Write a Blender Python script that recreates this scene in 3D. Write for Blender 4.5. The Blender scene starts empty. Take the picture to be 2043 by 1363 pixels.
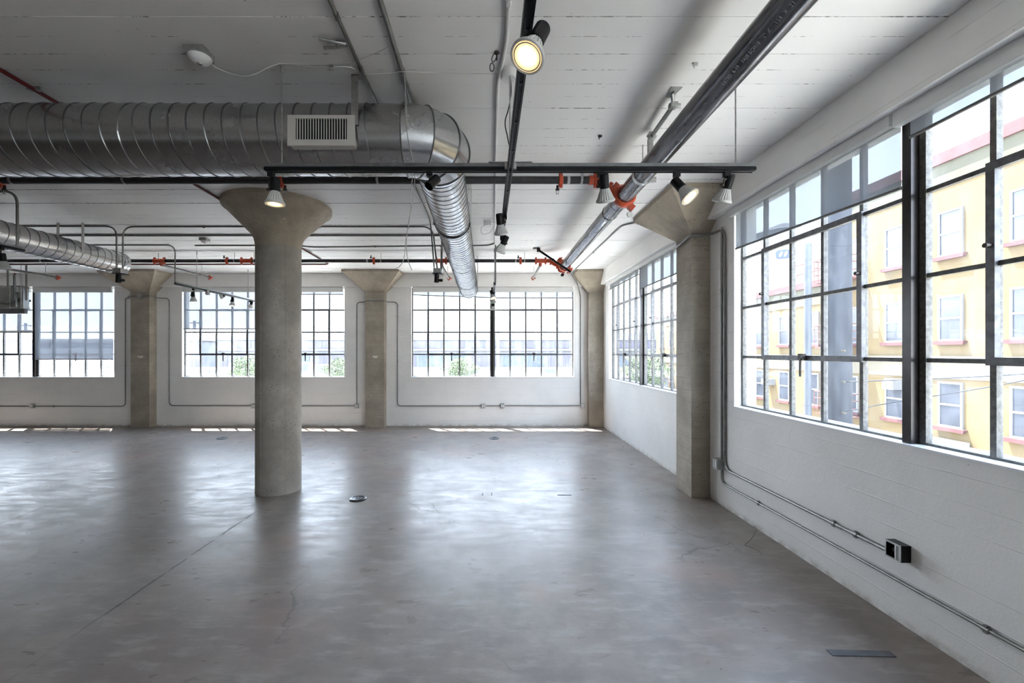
import bpy, math, random
from mathutils import Vector, Matrix
random.seed(7)
S = bpy.context.scene
COL = S.collection
# ------------------------------------------------------------------ camera
F = 865.0; CX = 977.0; CY = 703.0; H = 1.75
cam = bpy.data.cameras.new('camera'); camo = bpy.data.objects.new('camera', cam); COL.objects.link(camo)
camo.location = (0, 0, H); camo.rotation_euler = (math.radians(90), 0, 0)
cam.sensor_width = 36.0; cam.lens = F / 2043.0 * 36.0
cam.shift_x = (1021.5 - CX) / 2043.0; cam.shift_y = (CY - 681.5) / 2043.0
cam.clip_start = 0.05; cam.clip_end = 600
S.camera = camo
# ------------------------------------------------------------------ exposure, sky, sun
S.view_settings.view_transform = 'Standard'; S.view_settings.look = 'None'
S.view_settings.gamma = 1.0; S.view_settings.use_curve_mapping = False
S.view_settings.exposure = 2.12
SKY = 3.8; SUN = 13.0
w = bpy.data.worlds.new('sky'); S.world = w; w.use_nodes = True
wn = w.node_tree.nodes; wl = w.node_tree.links; wn.clear()
o_ = wn.new('ShaderNodeOutputWorld'); bg = wn.new('ShaderNodeBackground')
tc = wn.new('ShaderNodeTexCoord'); sp = wn.new('ShaderNodeSeparateXYZ'); rp = wn.new('ShaderNodeValToRGB')
wl.new(tc.outputs['Generated'], sp.inputs[0]); wl.new(sp.outputs['Z'], rp.inputs[0])
rp.color_ramp.elements[0].position = 0.0; rp.color_ramp.elements[0].color = (0.87, 0.935, 1.0, 1)
rp.color_ramp.elements[1].position = 0.7; rp.color_ramp.elements[1].color = (0.56, 0.74, 1.0, 1)
wl.new(rp.outputs[0], bg.inputs[0]); bg.inputs[1].default_value = SKY
wl.new(bg.outputs[0], o_.inputs[0])
sd = bpy.data.lights.new('sun', 'SUN'); so = bpy.data.objects.new('sun', sd); COL.objects.link(so)
sd.energy = SUN; sd.angle = math.radians(0.55); sd.color = (1.0, 0.97, 0.91)
so.rotation_euler = Vector((0.22, -0.29, -1)).to_track_quat('-Z', 'Y').to_euler(); so.location = (0, 0, 30)
cy = S.cycles
cy.use_denoising = True; cy.sample_clamp_direct = 1.3; cy.filter_width = 1.15; cy.max_bounces = 10; cy.diffuse_bounces = 6; cy.glossy_bounces = 4
cy.transparent_max_bounces = 12; cy.sample_clamp_indirect = 6.0; cy.caustics_reflective = False; cy.caustics_refractive = False
# window portals only steer the sampling of the sky
def portal(loc, sx, sy, rot):
    l = bpy.data.lights.new('portal', 'AREA'); l.shape = 'RECTANGLE'; l.size = sx; l.size_y = sy
    l.cycles.is_portal = True
    p = bpy.data.objects.new('portal', l); COL.objects.link(p); p.location = loc; p.rotation_euler = rot
# ------------------------------------------------------------------ materials
def nodes_of(name):
    m = bpy.data.materials.new(name); m.use_nodes = True
    nt = m.node_tree; b = nt.nodes['Principled BSDF']
    return m, nt, b
def N(nt, t, **kw):
    n = nt.nodes.new(t)
    for k, v in kw.items():
        if k.startswith('i_'): n.inputs[k[2:]].default_value = v
        else: setattr(n, k, v)
    return n
def simple(name, col, rough=0.5, metal=0.0, var=0.0, scale=8.0, bump=0.0, emis=None, coat=0.0, spec=None):
    m, nt, b = nodes_of(name)
    b.inputs['Base Color'].default_value = (*col, 1); b.inputs['Roughness'].default_value = rough
    b.inputs['Metallic'].default_value = metal
    if coat: b.inputs['Coat Weight'].default_value = coat
    if spec is not None: b.inputs['Specular IOR Level'].default_value = spec
    if var or bump:
        t = N(nt, 'ShaderNodeTexCoord'); n = N(nt, 'ShaderNodeTexNoise'); n.inputs['Scale'].default_value = scale
        n.inputs['Detail'].default_value = 6
        nt.links.new(t.outputs['Object'], n.inputs['Vector'])
        if var:
            r = N(nt, 'ShaderNodeMapRange'); r.inputs['From Min'].default_value = .3; r.inputs['From Max'].default_value = .7
            r.inputs['To Min'].default_value = 1 - var; r.inputs['To Max'].default_value = 1 + var
            nt.links.new(n.outputs['Fac'], r.inputs['Value'])
            mx = N(nt, 'ShaderNodeVectorMath', operation='SCALE'); mx.inputs[0].default_value = col
            nt.links.new(r.outputs[0], mx.inputs['Scale']); nt.links.new(mx.outputs[0], b.inputs['Base Color'])
        if bump:
            bp = N(nt, 'ShaderNodeBump'); bp.inputs['Strength'].default_value = bump; bp.inputs['Distance'].default_value = .01
            nt.links.new(n.outputs['Fac'], bp.inputs['Height']); nt.links.new(bp.outputs[0], b.inputs['Normal'])
    if emis:
        b.inputs['Emission Color'].default_value = (*emis[0], 1); b.inputs['Emission Strength'].default_value = emis[1]
    return m
def mth(nt, op, a, b=None, c=None, clamp=False):
    n = nt.nodes.new('ShaderNodeMath'); n.operation = op; n.use_clamp = clamp
    for i, x in enumerate((a, b, c)):
        if x is None: continue
        if isinstance(x, (int, float)): n.inputs[i].default_value = x
        else: nt.links.new(x, n.inputs[i])
    return n.outputs[0]
def noise(nt, vec, scale, detail=5, rough=.55, out='Fac'):
    n = nt.nodes.new('ShaderNodeTexNoise'); n.inputs['Scale'].default_value = scale
    n.inputs['Detail'].default_value = detail; n.inputs['Roughness'].default_value = rough
    nt.links.new(vec, n.inputs['Vector']); return n.outputs[out]
def mapping(nt, vec, sc):
    n = nt.nodes.new('ShaderNodeMapping'); n.inputs['Scale'].default_value = sc; nt.links.new(vec, n.inputs['Vector']); return n.outputs[0]
def sstep(nt, x, a, b, t0=0.0, t1=1.0):
    n = nt.nodes.new('ShaderNodeMapRange'); n.interpolation_type = 'SMOOTHSTEP'
    nt.links.new(x, n.inputs['Value'])
    for k, v in (('From Min', a), ('From Max', b), ('To Min', t0), ('To Max', t1)): n.inputs[k].default_value = v
    return n.outputs[0]
def mixc(nt, f, a, b):
    n = nt.nodes.new('ShaderNodeMix'); n.data_type = 'RGBA'
    if isinstance(f, (int, float)): n.inputs[0].default_value = f
    else: nt.links.new(f, n.inputs[0])
    for i, x in ((6, a), (7, b)):
        if isinstance(x, tuple): n.inputs[i].default_value = (*x, 1) if len(x) == 3 else x
        else: nt.links.new(x, n.inputs[i])
    return n.outputs[2]
def wpos(nt):
    g = nt.nodes.new('ShaderNodeNewGeometry'); return g.outputs['Position']
def bumpn(nt, b, h, strength, dist=.01):
    n = nt.nodes.new('ShaderNodeBump'); n.inputs['Strength'].default_value = strength; n.inputs['Distance'].default_value = dist
    nt.links.new(h, n.inputs['Height']); nt.links.new(n.outputs[0], b.inputs['Normal'])
def board_wall(name, col, pitch=.152, axis='Z', rough=.5):
    m, nt, b = nodes_of(name)
    p = wpos(nt); s = nt.nodes.new('ShaderNodeSeparateXYZ'); nt.links.new(p, s.inputs[0])
    wob = noise(nt, mapping(nt, p, (1.3, 1.3, 1.3)), 1.5, 3)
    z = mth(nt, 'ADD', s.outputs[axis], mth(nt, 'MULTIPLY', wob, .015))
    fr = mth(nt, 'FRACT', mth(nt, 'DIVIDE', z, pitch))
    d = mth(nt, 'ABSOLUTE', mth(nt, 'SUBTRACT', fr, .5))
    line = sstep(nt, d, .47, .497)
    vary = noise(nt, mapping(nt, p, (.7, .7, 2.5)), 2.2, 6)
    brk = sstep(nt, vary, .42, .6)
    n2 = noise(nt, p, 9, 8, .65); n3 = noise(nt, p, 60, 5, .6)
    h = mth(nt, 'ADD', mth(nt, 'MULTIPLY', line, mth(nt, 'MULTIPLY', brk, .5)), mth(nt, 'ADD', mth(nt, 'MULTIPLY', n2, .8), mth(nt, 'MULTIPLY', n3, .18)))
    bumpn(nt, b, h, .5, .008)
    stain = sstep(nt, noise(nt, mapping(nt, p, (1, 1, 1)), 1.1, 7, .6), .35, .75)
    c = mixc(nt, stain, col, tuple(x * .9 for x in col))
    c = mixc(nt, mth(nt, 'MULTIPLY', mth(nt, 'MULTIPLY', line, brk), .22), c, tuple(x * .55 for x in col))
    speck = sstep(nt, noise(nt, p, 34, 3, .5), .735, .765)
    c = mixc(nt, mth(nt, 'MULTIPLY', speck, .45), c, (.18, .16, .14))
    low = sstep(nt, s.outputs['Z'], .07, .0)
    c = mixc(nt, mth(nt, 'MULTIPLY', mth(nt, 'MULTIPLY', low, sstep(nt, n2, .35, .65)), .6), c, (.30, .25, .19))
    nt.links.new(c, b.inputs['Base Color']); b.inputs['Roughness'].default_value = rough
    return m
M = {}
M['wall'] = board_wall('painted_board_formed_concrete', (.87, .855, .83))
M['ceil'] = None
def ceiling_mat():
    m, nt, b = nodes_of('painted_ceiling_boards')
    p = wpos(nt); s = nt.nodes.new('ShaderNodeSeparateXYZ'); nt.links.new(p, s.inputs[0])
    fr = mth(nt, 'FRACT', mth(nt, 'DIVIDE', mth(nt, 'ADD', s.outputs['Y'], 30.0), .15))
    d = mth(nt, 'ABSOLUTE', mth(nt, 'SUBTRACT', fr, .5))
    line = sstep(nt, d, .47, .492)
    v = noise(nt, mapping(nt, p, (2.2, .6, 1)), 1.3, 4); dash = noise(nt, mapping(nt, p, (9, 3, 1)), 3.5, 3)
    mask = mth(nt, 'MULTIPLY', sstep(nt, v, .44, .6), sstep(nt, dash, .46, .58))
    c = mixc(nt, sstep(nt, noise(nt, mapping(nt, p, (.5, 1.2, 1)), 1.2, 6), .3, .75), (.77, .755, .74), (.715, .70, .685))
    c = mixc(nt, mth(nt, 'MULTIPLY', mth(nt, 'MULTIPLY', line, mask), .8), c, (.05, .045, .04))
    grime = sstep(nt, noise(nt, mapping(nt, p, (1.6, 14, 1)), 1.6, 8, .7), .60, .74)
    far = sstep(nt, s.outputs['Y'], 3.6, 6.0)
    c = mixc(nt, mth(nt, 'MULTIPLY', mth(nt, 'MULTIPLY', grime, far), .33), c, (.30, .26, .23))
    chip = sstep(nt, noise(nt, mapping(nt, p, (5, 9, 1)), 2.6, 4, .6), .715, .735)
    c = mixc(nt, mth(nt, 'MULTIPLY', chip, .5), c, (.22, .20, .19))
    nt.links.new(c, b.inputs['Base Color']); b.inputs['Roughness'].default_value = .5
    h = mth(nt, 'ADD', noise(nt, p, 7, 8, .6), mth(nt, 'MULTIPLY', noise(nt, mapping(nt, p, (4, 40, 1)), 3, 4), .25))
    bumpn(nt, b, h, .3, .008)
    return m
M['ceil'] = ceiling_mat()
def floor_mat():
    m, nt, b = nodes_of('polished_concrete_floor')
    p = wpos(nt); s = nt.nodes.new('ShaderNodeSeparateXYZ'); nt.links.new(p, s.inputs[0])
    n1 = noise(nt, p, .55, 5, .55); n2 = noise(nt, p, 2.4, 9, .68); n3 = noise(nt, mapping(nt, p, (2.2, 6.5, 1)), 1.6, 7, .65)
    c = mixc(nt, sstep(nt, n1, .3, .7), (.190, .155, .135), (.255, .225, .203))
    c = mixc(nt, sstep(nt, n2, .40, .66, 0, .6), c, (.150, .130, .118))
    c = mixc(nt, sstep(nt, n3, .46, .74, 0, .5), c, (.33, .305, .28))
    hue = noise(nt, p, .9, 3)
    c = mixc(nt, sstep(nt, hue, .52, .72, 0, .6), c, (.255, .175, .145))
    # saw-cut joints on the column grid, broken and stained
    dx = mth(nt, 'ABSOLUTE', mth(nt, 'ADD', mth(nt, 'ADD', s.outputs['X'], 2.57), mth(nt, 'MULTIPLY', mth(nt, 'SUBTRACT', noise(nt, p, 4, 5, .7), .5), .05)))
    dy = mth(nt, 'ABSOLUTE', mth(nt, 'SUBTRACT', s.outputs['Y'], 5.47))
    wear = mth(nt, 'MAXIMUM', mth(nt, 'MULTIPLY', sstep(nt, mth(nt, 'ABSOLUTE', mth(nt, 'SUBTRACT', s.outputs['Y'], 3.75)), 1.15, .7), sstep(nt, noise(nt, p, 5, 4), .36, .5)), mth(nt, 'MULTIPLY', sstep(nt, noise(nt, p, 3.2, 4), .50, .62), .45))
    j = mth(nt, 'MAXIMUM', mth(nt, 'MULTIPLY', sstep(nt, dx, .013, .003), wear),
            mth(nt, 'MULTIPLY', sstep(nt, dy, .008, .002), mth(nt, 'MULTIPLY', sstep(nt, noise(nt, p, 3, 4), .4, .6), .6)))
    # hairline cracks
    vo = nt.nodes.new('ShaderNodeTexVoronoi'); vo.feature = 'DISTANCE_TO_EDGE'; vo.inputs['Scale'].default_value = .62
    warp = nt.nodes.new('ShaderNodeVectorMath'); warp.operation = 'MULTIPLY_ADD'
    nc = nt.nodes.new('ShaderNodeTexNoise'); nc.inputs['Scale'].default_value = 2.0; nc.inputs['Detail'].default_value = 6; nt.links.new(p, nc.inputs['Vector'])
    nt.links.new(nc.outputs['Color'], warp.inputs[0]); warp.inputs[1].default_value = (.7, .7, 0); nt.links.new(p, warp.inputs[2])
    nt.links.new(warp.outputs[0], vo.inputs['Vector'])
    crack = mth(nt, 'MULTIPLY', sstep(nt, vo.outputs['Distance'], .006, .0015), sstep(nt, noise(nt, p, .8, 3), .50, .62))
    scr = mth(nt, 'MULTIPLY', sstep(nt, noise(nt, mapping(nt, p, (3, 16, 1)), 2.4, 5, .6), .69, .73), .75)
    speck = sstep(nt, noise(nt, p, 16, 3, .5), .745, .77)
    dark = mth(nt, 'MAXIMUM', mth(nt, 'MAXIMUM', j, mth(nt, 'MULTIPLY', crack, .45)), mth(nt, 'MAXIMUM', scr, mth(nt, 'MULTIPLY', speck, .7)))
    c = mixc(nt, mth(nt, 'MULTIPLY', dark, .75), c, (.07, .06, .055))
    nt.links.new(c, b.inputs['Base Color'])
    r = mth(nt, 'ADD', sstep(nt, mth(nt, 'MULTIPLY', mth(nt, 'ADD', n2, n3), .5), .35, .65, .26, .42), mth(nt, 'MULTIPLY', dark, .25))
    nt.links.new(r, b.inputs['Roughness'])
    b.inputs['IOR'].default_value = 1.26
    hh = mth(nt, 'ADD', mth(nt, 'MULTIPLY', noise(nt, p, 3.5, 5, .5), 1.0), mth(nt, 'MULTIPLY', noise(nt, p, 25, 4, .6), .15))
    bumpn(nt, b, mth(nt, 'SUBTRACT', hh, mth(nt, 'MULTIPLY', j, .6)), .055, .012)
    return m
M['floor'] = floor_mat()
def concrete(name, col, lines=False):
    m, nt, b = nodes_of(name)
    p = wpos(nt); s = nt.nodes.new('ShaderNodeSeparateXYZ'); nt.links.new(p, s.inputs[0])
    n1 = noise(nt, p, 1.8, 8, .62); n2 = noise(nt, p, 11, 7, .65)
    c = mixc(nt, sstep(nt, n1, .32, .68), tuple(x * .76 for x in col), tuple(x * 1.17 for x in col))
    c = mixc(nt, sstep(nt, n2, .45, .75, 0, .4), c, tuple(x * .7 for x in col))
    vo = nt.nodes.new('ShaderNodeTexVoronoi'); vo.inputs['Scale'].default_value = 34; nt.links.new(p, vo.inputs['Vector'])
    pit = mth(nt, 'MULTIPLY', sstep(nt, vo.outputs['Distance'], .26, .12), sstep(nt, noise(nt, p, 3.2, 3), .47, .60))
    c = mixc(nt, mth(nt, 'MULTIPLY', pit, .85), c, tuple(x * .28 for x in col))
    wht = sstep(nt, noise(nt, p, 6.5, 5, .6), .70, .74)
    c = mixc(nt, mth(nt, 'MULTIPLY', wht, .5), c, (.62, .60, .56))
    h = mth(nt, 'SUBTRACT', mth(nt, 'ADD', n2, mth(nt, 'MULTIPLY', noise(nt, p, 50, 4), .2)), mth(nt, 'MULTIPLY', pit, 1.2))
    if lines:
        fr = mth(nt, 'FRACT', mth(nt, 'DIVIDE', mth(nt, 'ADD', s.outputs['Z'], mth(nt, 'MULTIPLY', noise(nt, p, 2, 3), .03)), .145))
        ln = mth(nt, 'MULTIPLY', sstep(nt, mth(nt, 'ABSOLUTE', mth(nt, 'SUBTRACT', fr, .5)), .455, .495), sstep(nt, n1, .4, .6))
        c = mixc(nt, mth(nt, 'MULTIPLY', ln, .5), c, tuple(x * .5 for x in col))
        h = mth(nt, 'SUBTRACT', h, mth(nt, 'MULTIPLY', ln, .8))
        st = mapping(nt, p, (1, 1, 12)); c = mixc(nt, sstep(nt, noise(nt, st, 1.5, 5), .45, .75, 0, .3), c, tuple(x * .75 for x in col))
    else:
        # shuttering seam down the shaft
        pass
    nt.links.new(c, b.inputs['Base Color']); b.inputs['Roughness'].default_value = .75
    bumpn(nt, b, h, .45, .006)
    return m
M['conc'] = concrete('bare_concrete_round', (.37, .335, .290))
M['concb'] = concrete('bare_concrete_board_marked', (.37, .325, .262), True)
M['conccap'] = concrete('bare_concrete_capital', (.43, .37, .285))
def galv():
    m, nt, b = nodes_of('galvanised_sheet_steel')
    p = wpos(nt)
    vo = nt.nodes.new('ShaderNodeTexVoronoi'); vo.inputs['Scale'].default_value = 70; nt.links.new(p, vo.inputs['Vector'])
    g = nt.nodes.new('ShaderNodeRGBToBW'); nt.links.new(vo.outputs['Color'], g.inputs[0])
    n = noise(nt, p, 3.0, 6, .6)
    c = mixc(nt, sstep(nt, g.outputs[0], .2, .8), (.52, .525, .525), (.57, .575, .575))
    c = mixc(nt, sstep(nt, n, .45, .8, 0, .35), c, (.40, .41, .42))
    nt.links.new(c, b.inputs['Base Color']); b.inputs['Metallic'].default_value = 1.0
    nt.links.new(sstep(nt, n, .3, .75, .22, .30), b.inputs['Roughness'])
    bumpn(nt, b, noise(nt, mapping(nt, p, (1, 1, 1)), 1.6, 1), .04, .02)
    return m
M['galv'] = galv()
M['emt'] = simple('conduit_steel', (.27, .27, .255), .42, .85, .15, 20)
M['arm'] = simple('dull_grey_pipe', (.13, .125, .12), .55, .2, .2, 12)
M['steel'] = simple('zinc_steel', (.45, .45, .44), .35, .9, .2, 30)
M['seam'] = simple('duct_seam_steel', (.20, .20, .20), .4, .9)
M['blackpipe'] = simple('black_steel_pipe', (.035, .033, .035), .4, .3, .25, 14, coat=.3)
def bigpipe():
    m, nt, b = nodes_of('lacquered_black_steel_main')
    p = wpos(nt); n = noise(nt, mapping(nt, p, (6, .8, 6)), 2.5, 6, .6)
    c = mixc(nt, sstep(nt, n, .45, .78), (.075, .073, .082), (.17, .17, .18))
    nt.links.new(c, b.inputs['Base Color']); b.inputs['Metallic'].default_value = .75
    nt.links.new(sstep(nt, n, .3, .7, .20, .36), b.inputs['Roughness']); b.inputs['Coat Weight'].default_value = .4
    bumpn(nt, b, noise(nt, mapping(nt, p, (5, .7, 5)), 3, 3), .12, .01)
    return m
M['bigpipe'] = bigpipe()
M['black'] = simple('satin_black', (.006, .006, .0065), .5, 0, .2, 20, spec=.25)
M['blackgloss'] = simple('gloss_black', (.005, .005, .006), .35, spec=.3)
M['strut'] = simple('grey_strut_steel', (.22, .225, .23), .38, .8, .15, 25)
M['orange'] = simple('orange_red_coupling_enamel', (.50, .075, .028), .42, 0, .25, 18, .15)
M['red'] = simple('dark_red_painted_conduit', (.10, .008, .010), .4, 0, .2, 12)
M['white'] = simple('white_enamel', (.80, .80, .79), .4, 0, .05, 6)
M['whitec'] = simple('white_painted_conduit', (.66, .65, .64), .5, 0, .08, 9)
M['sill'] = simple('white_sill_paint', (.82, .83, .85), .35, 0, .06, 7, .1)
M['muntin'] = simple('chipped_grey_steel_sash', (0.085, 0.082, 0.078), .5, .1, .45, 26, .35)
M['muntinl'] = simple('pale_flaking_steel_sash', (0.115, 0.110, 0.100), .55, .1, .4, 40, .5)
M['mull'] = simple('black_steel_mullion', (.018, .014, .014), .28, .3, .4, 18)
M['vent'] = simple('dark_grey_vent_sash', (.12, .12, .125), .42, .3, .35, 22, .2)
M['bulb'] = simple('ribbed_bulb_shell', (.52, .52, .50), .35, .1)
M['lensoff'] = simple('unlit_lens', (.55, .55, .52), .15)
M['fascia'] = simple('blind_fascia_white', (.70, .70, .69), .45, 0, .04, 4)
M['cable'] = simple('grey_cable', (.42, .41, .39), .5)
M['cablew'] = simple('white_cable', (.62, .61, .58), .5)
M['rust'] = simple('dark_iron_handle', (.05, .042, .036), .5, .4, .4, 40)
M['void'] = simple('grille_dark_inside', (.01, .01, .01), .9)
M['grille'] = simple('grille_off_white', (.52, .50, .46), .45, 0, .05, 9)
M['boxg'] = simple('grey_cast_box', (.40, .40, .39), .4, .6, .15, 30)
M['plate'] = simple('white_outlet_plate', (.72, .72, .70), .35)
M['brass'] = simple('dark_floor_box_metal', (.055, .057, .062), .30, .75, .4, 40)
M['brassl'] = simple('worn_floor_box_ring', (0.130, 0.135, 0.150), .28, .85, .3, 40)
M['tape'] = simple('grey_metal_strip', (0.075, 0.073, 0.078), .6, 0, .25, 14)
M['sticker'] = simple('grey_pipe_sticker', (.42, .42, .42), .5)
M['stencil'] = simple('pale_pipe_stencil', (.34, .34, .36), .5)
M['pen'] = simple('black_marker', (.03, .03, .035), .6)
def lens_on():
    m, nt, b = nodes_of('lit_lens')
    t = N(nt, 'ShaderNodeTexCoord'); g = nt.nodes.new('ShaderNodeVectorMath'); g.operation = 'LENGTH'
    nt.links.new(t.outputs['Object'], g.inputs[0])
    c = mixc(nt, sstep(nt, g.outputs['Value'], .012, .046), (1.0, .88, .60), (1.0, .66, .30))
    nt.links.new(c, b.inputs['Emission Color'])
    nt.links.new(sstep(nt, g.outputs['Value'], .008, .048, 1.1, 0.26), b.inputs['Emission Strength'])
    b.inputs['Base Color'].default_value = (.6, .5, .35, 1); b.inputs['Roughness'].default_value = .2
    return m
M['lenson'] = lens_on()
def glass():
    m = bpy.data.materials.new('old_window_glass'); m.use_nodes = True; nt = m.node_tree; nt.nodes.clear()
    o = nt.nodes.new('ShaderNodeOutputMaterial'); tr = nt.nodes.new('ShaderNodeBsdfTransparent'); tr.inputs[0].default_value = (.985, .992, .995, 1)
    gl = nt.nodes.new('ShaderNodeBsdfGlossy'); gl.inputs['Roughness'].default_value = .02
    df = nt.nodes.new('ShaderNodeBsdfTranslucent'); df.inputs[0].default_value = (.8, .83, .88, 1)
    p = wpos(nt)
    dirt = sstep(nt, noise(nt, mapping(nt, p, (3, 3, 1)), 2.0, 7, .65), .35, .8, .004, .035)
    lw = nt.nodes.new('ShaderNodeLayerWeight'); lw.inputs['Blend'].default_value = .5
    refl = mth(nt, 'ADD', mth(nt, 'MULTIPLY', mth(nt, 'POWER', lw.outputs['Facing'], 4.0), .28), .018)
    bp = nt.nodes.new('ShaderNodeBump'); bp.inputs['Strength'].default_value = .1; bp.inputs['Distance'].default_value = .01
    nt.links.new(noise(nt, p, 2.5, 2), bp.inputs['Height']); nt.links.new(bp.outputs[0], gl.inputs['Normal'])
    m1 = nt.nodes.new('ShaderNodeMixShader'); m2 = nt.nodes.new('ShaderNodeMixShader')
    nt.links.new(dirt, m1.inputs[0]); nt.links.new(tr.outputs[0], m1.inputs[1]); nt.links.new(df.outputs[0], m1.inputs[2])
    nt.links.new(refl, m2.inputs[0]); nt.links.new(m1.outputs[0], m2.inputs[1]); nt.links.new(gl.outputs[0], m2.inputs[2])
    nt.links.new(m2.outputs[0], o.inputs[0]); return m
M['glass'] = glass()
def fabric():
    m = bpy.data.materials.new('solar_screen_fabric'); m.use_nodes = True; nt = m.node_tree; nt.nodes.clear()
    o = nt.nodes.new('ShaderNodeOutputMaterial'); tr = nt.nodes.new('ShaderNodeBsdfTransparent'); tr.inputs[0].default_value = (.92, .96, 1, 1)
    df = nt.nodes.new('ShaderNodeBsdfDiffuse'); df.inputs[0].default_value = (.50, .51, .52, 1)
    tl = nt.nodes.new('ShaderNodeBsdfTranslucent'); tl.inputs[0].default_value = (.055, .062, .075, 1)
    a = nt.nodes.new('ShaderNodeMixShader'); a.inputs[0].default_value = .095
    b = nt.nodes.new('ShaderNodeMixShader'); b.inputs[0].default_value = .5
    nt.links.new(df.outputs[0], b.inputs[1]); nt.links.new(tl.outputs[0], b.inputs[2])
    nt.links.new(b.outputs[0], a.inputs[1]); nt.links.new(tr.outputs[0], a.inputs[2]); nt.links.new(a.outputs[0], o.inputs[0])
    return m
M['fabric'] = fabric()
# outside
def facade():
    m, nt, b = nodes_of('yellow_stucco'); p = wpos(nt)
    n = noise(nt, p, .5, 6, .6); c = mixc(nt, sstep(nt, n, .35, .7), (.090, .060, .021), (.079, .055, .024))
    s = nt.nodes.new('ShaderNodeSeparateXYZ'); nt.links.new(p, s.inputs[0])
    streak = sstep(nt, noise(nt, mapping(nt, p, (1, 1.6, .18)), 1.2, 5), .55, .75, 0, .4)
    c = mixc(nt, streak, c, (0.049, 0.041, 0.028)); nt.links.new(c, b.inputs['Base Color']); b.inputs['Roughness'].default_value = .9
    return m
M['stucco'] = facade()
M['stuccoshade'] = simple('stucco_cornice_shade', (0.050, 0.046, 0.030), .9, 0, .12, 1.2)  # olive-grey tone paints in the cornice shadow on the stucco
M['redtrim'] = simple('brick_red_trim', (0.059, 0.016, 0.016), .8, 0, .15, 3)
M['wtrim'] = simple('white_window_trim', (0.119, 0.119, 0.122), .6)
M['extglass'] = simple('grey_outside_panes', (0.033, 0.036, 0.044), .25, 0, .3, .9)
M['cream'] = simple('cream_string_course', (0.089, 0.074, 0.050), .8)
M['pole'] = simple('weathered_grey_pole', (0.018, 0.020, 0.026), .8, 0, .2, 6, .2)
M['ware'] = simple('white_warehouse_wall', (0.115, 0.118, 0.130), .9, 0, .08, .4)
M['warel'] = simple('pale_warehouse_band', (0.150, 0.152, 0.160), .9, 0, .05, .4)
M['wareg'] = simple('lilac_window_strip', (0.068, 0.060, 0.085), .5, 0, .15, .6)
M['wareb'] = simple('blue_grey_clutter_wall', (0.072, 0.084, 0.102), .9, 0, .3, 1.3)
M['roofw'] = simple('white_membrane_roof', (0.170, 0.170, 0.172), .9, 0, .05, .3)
M['ground'] = simple('pale_asphalt', (.40, .385, .35), .95, 0, .1, .3)
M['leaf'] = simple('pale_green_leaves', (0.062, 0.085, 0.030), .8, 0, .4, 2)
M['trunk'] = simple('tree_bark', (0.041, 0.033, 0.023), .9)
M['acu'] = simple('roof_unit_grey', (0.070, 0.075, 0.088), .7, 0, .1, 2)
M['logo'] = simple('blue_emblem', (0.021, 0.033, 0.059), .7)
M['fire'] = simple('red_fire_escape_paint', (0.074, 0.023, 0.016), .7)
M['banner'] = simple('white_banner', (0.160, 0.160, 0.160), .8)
M['bannert'] = simple('banner_lettering', (0.085, 0.088, 0.090), .8)
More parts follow.
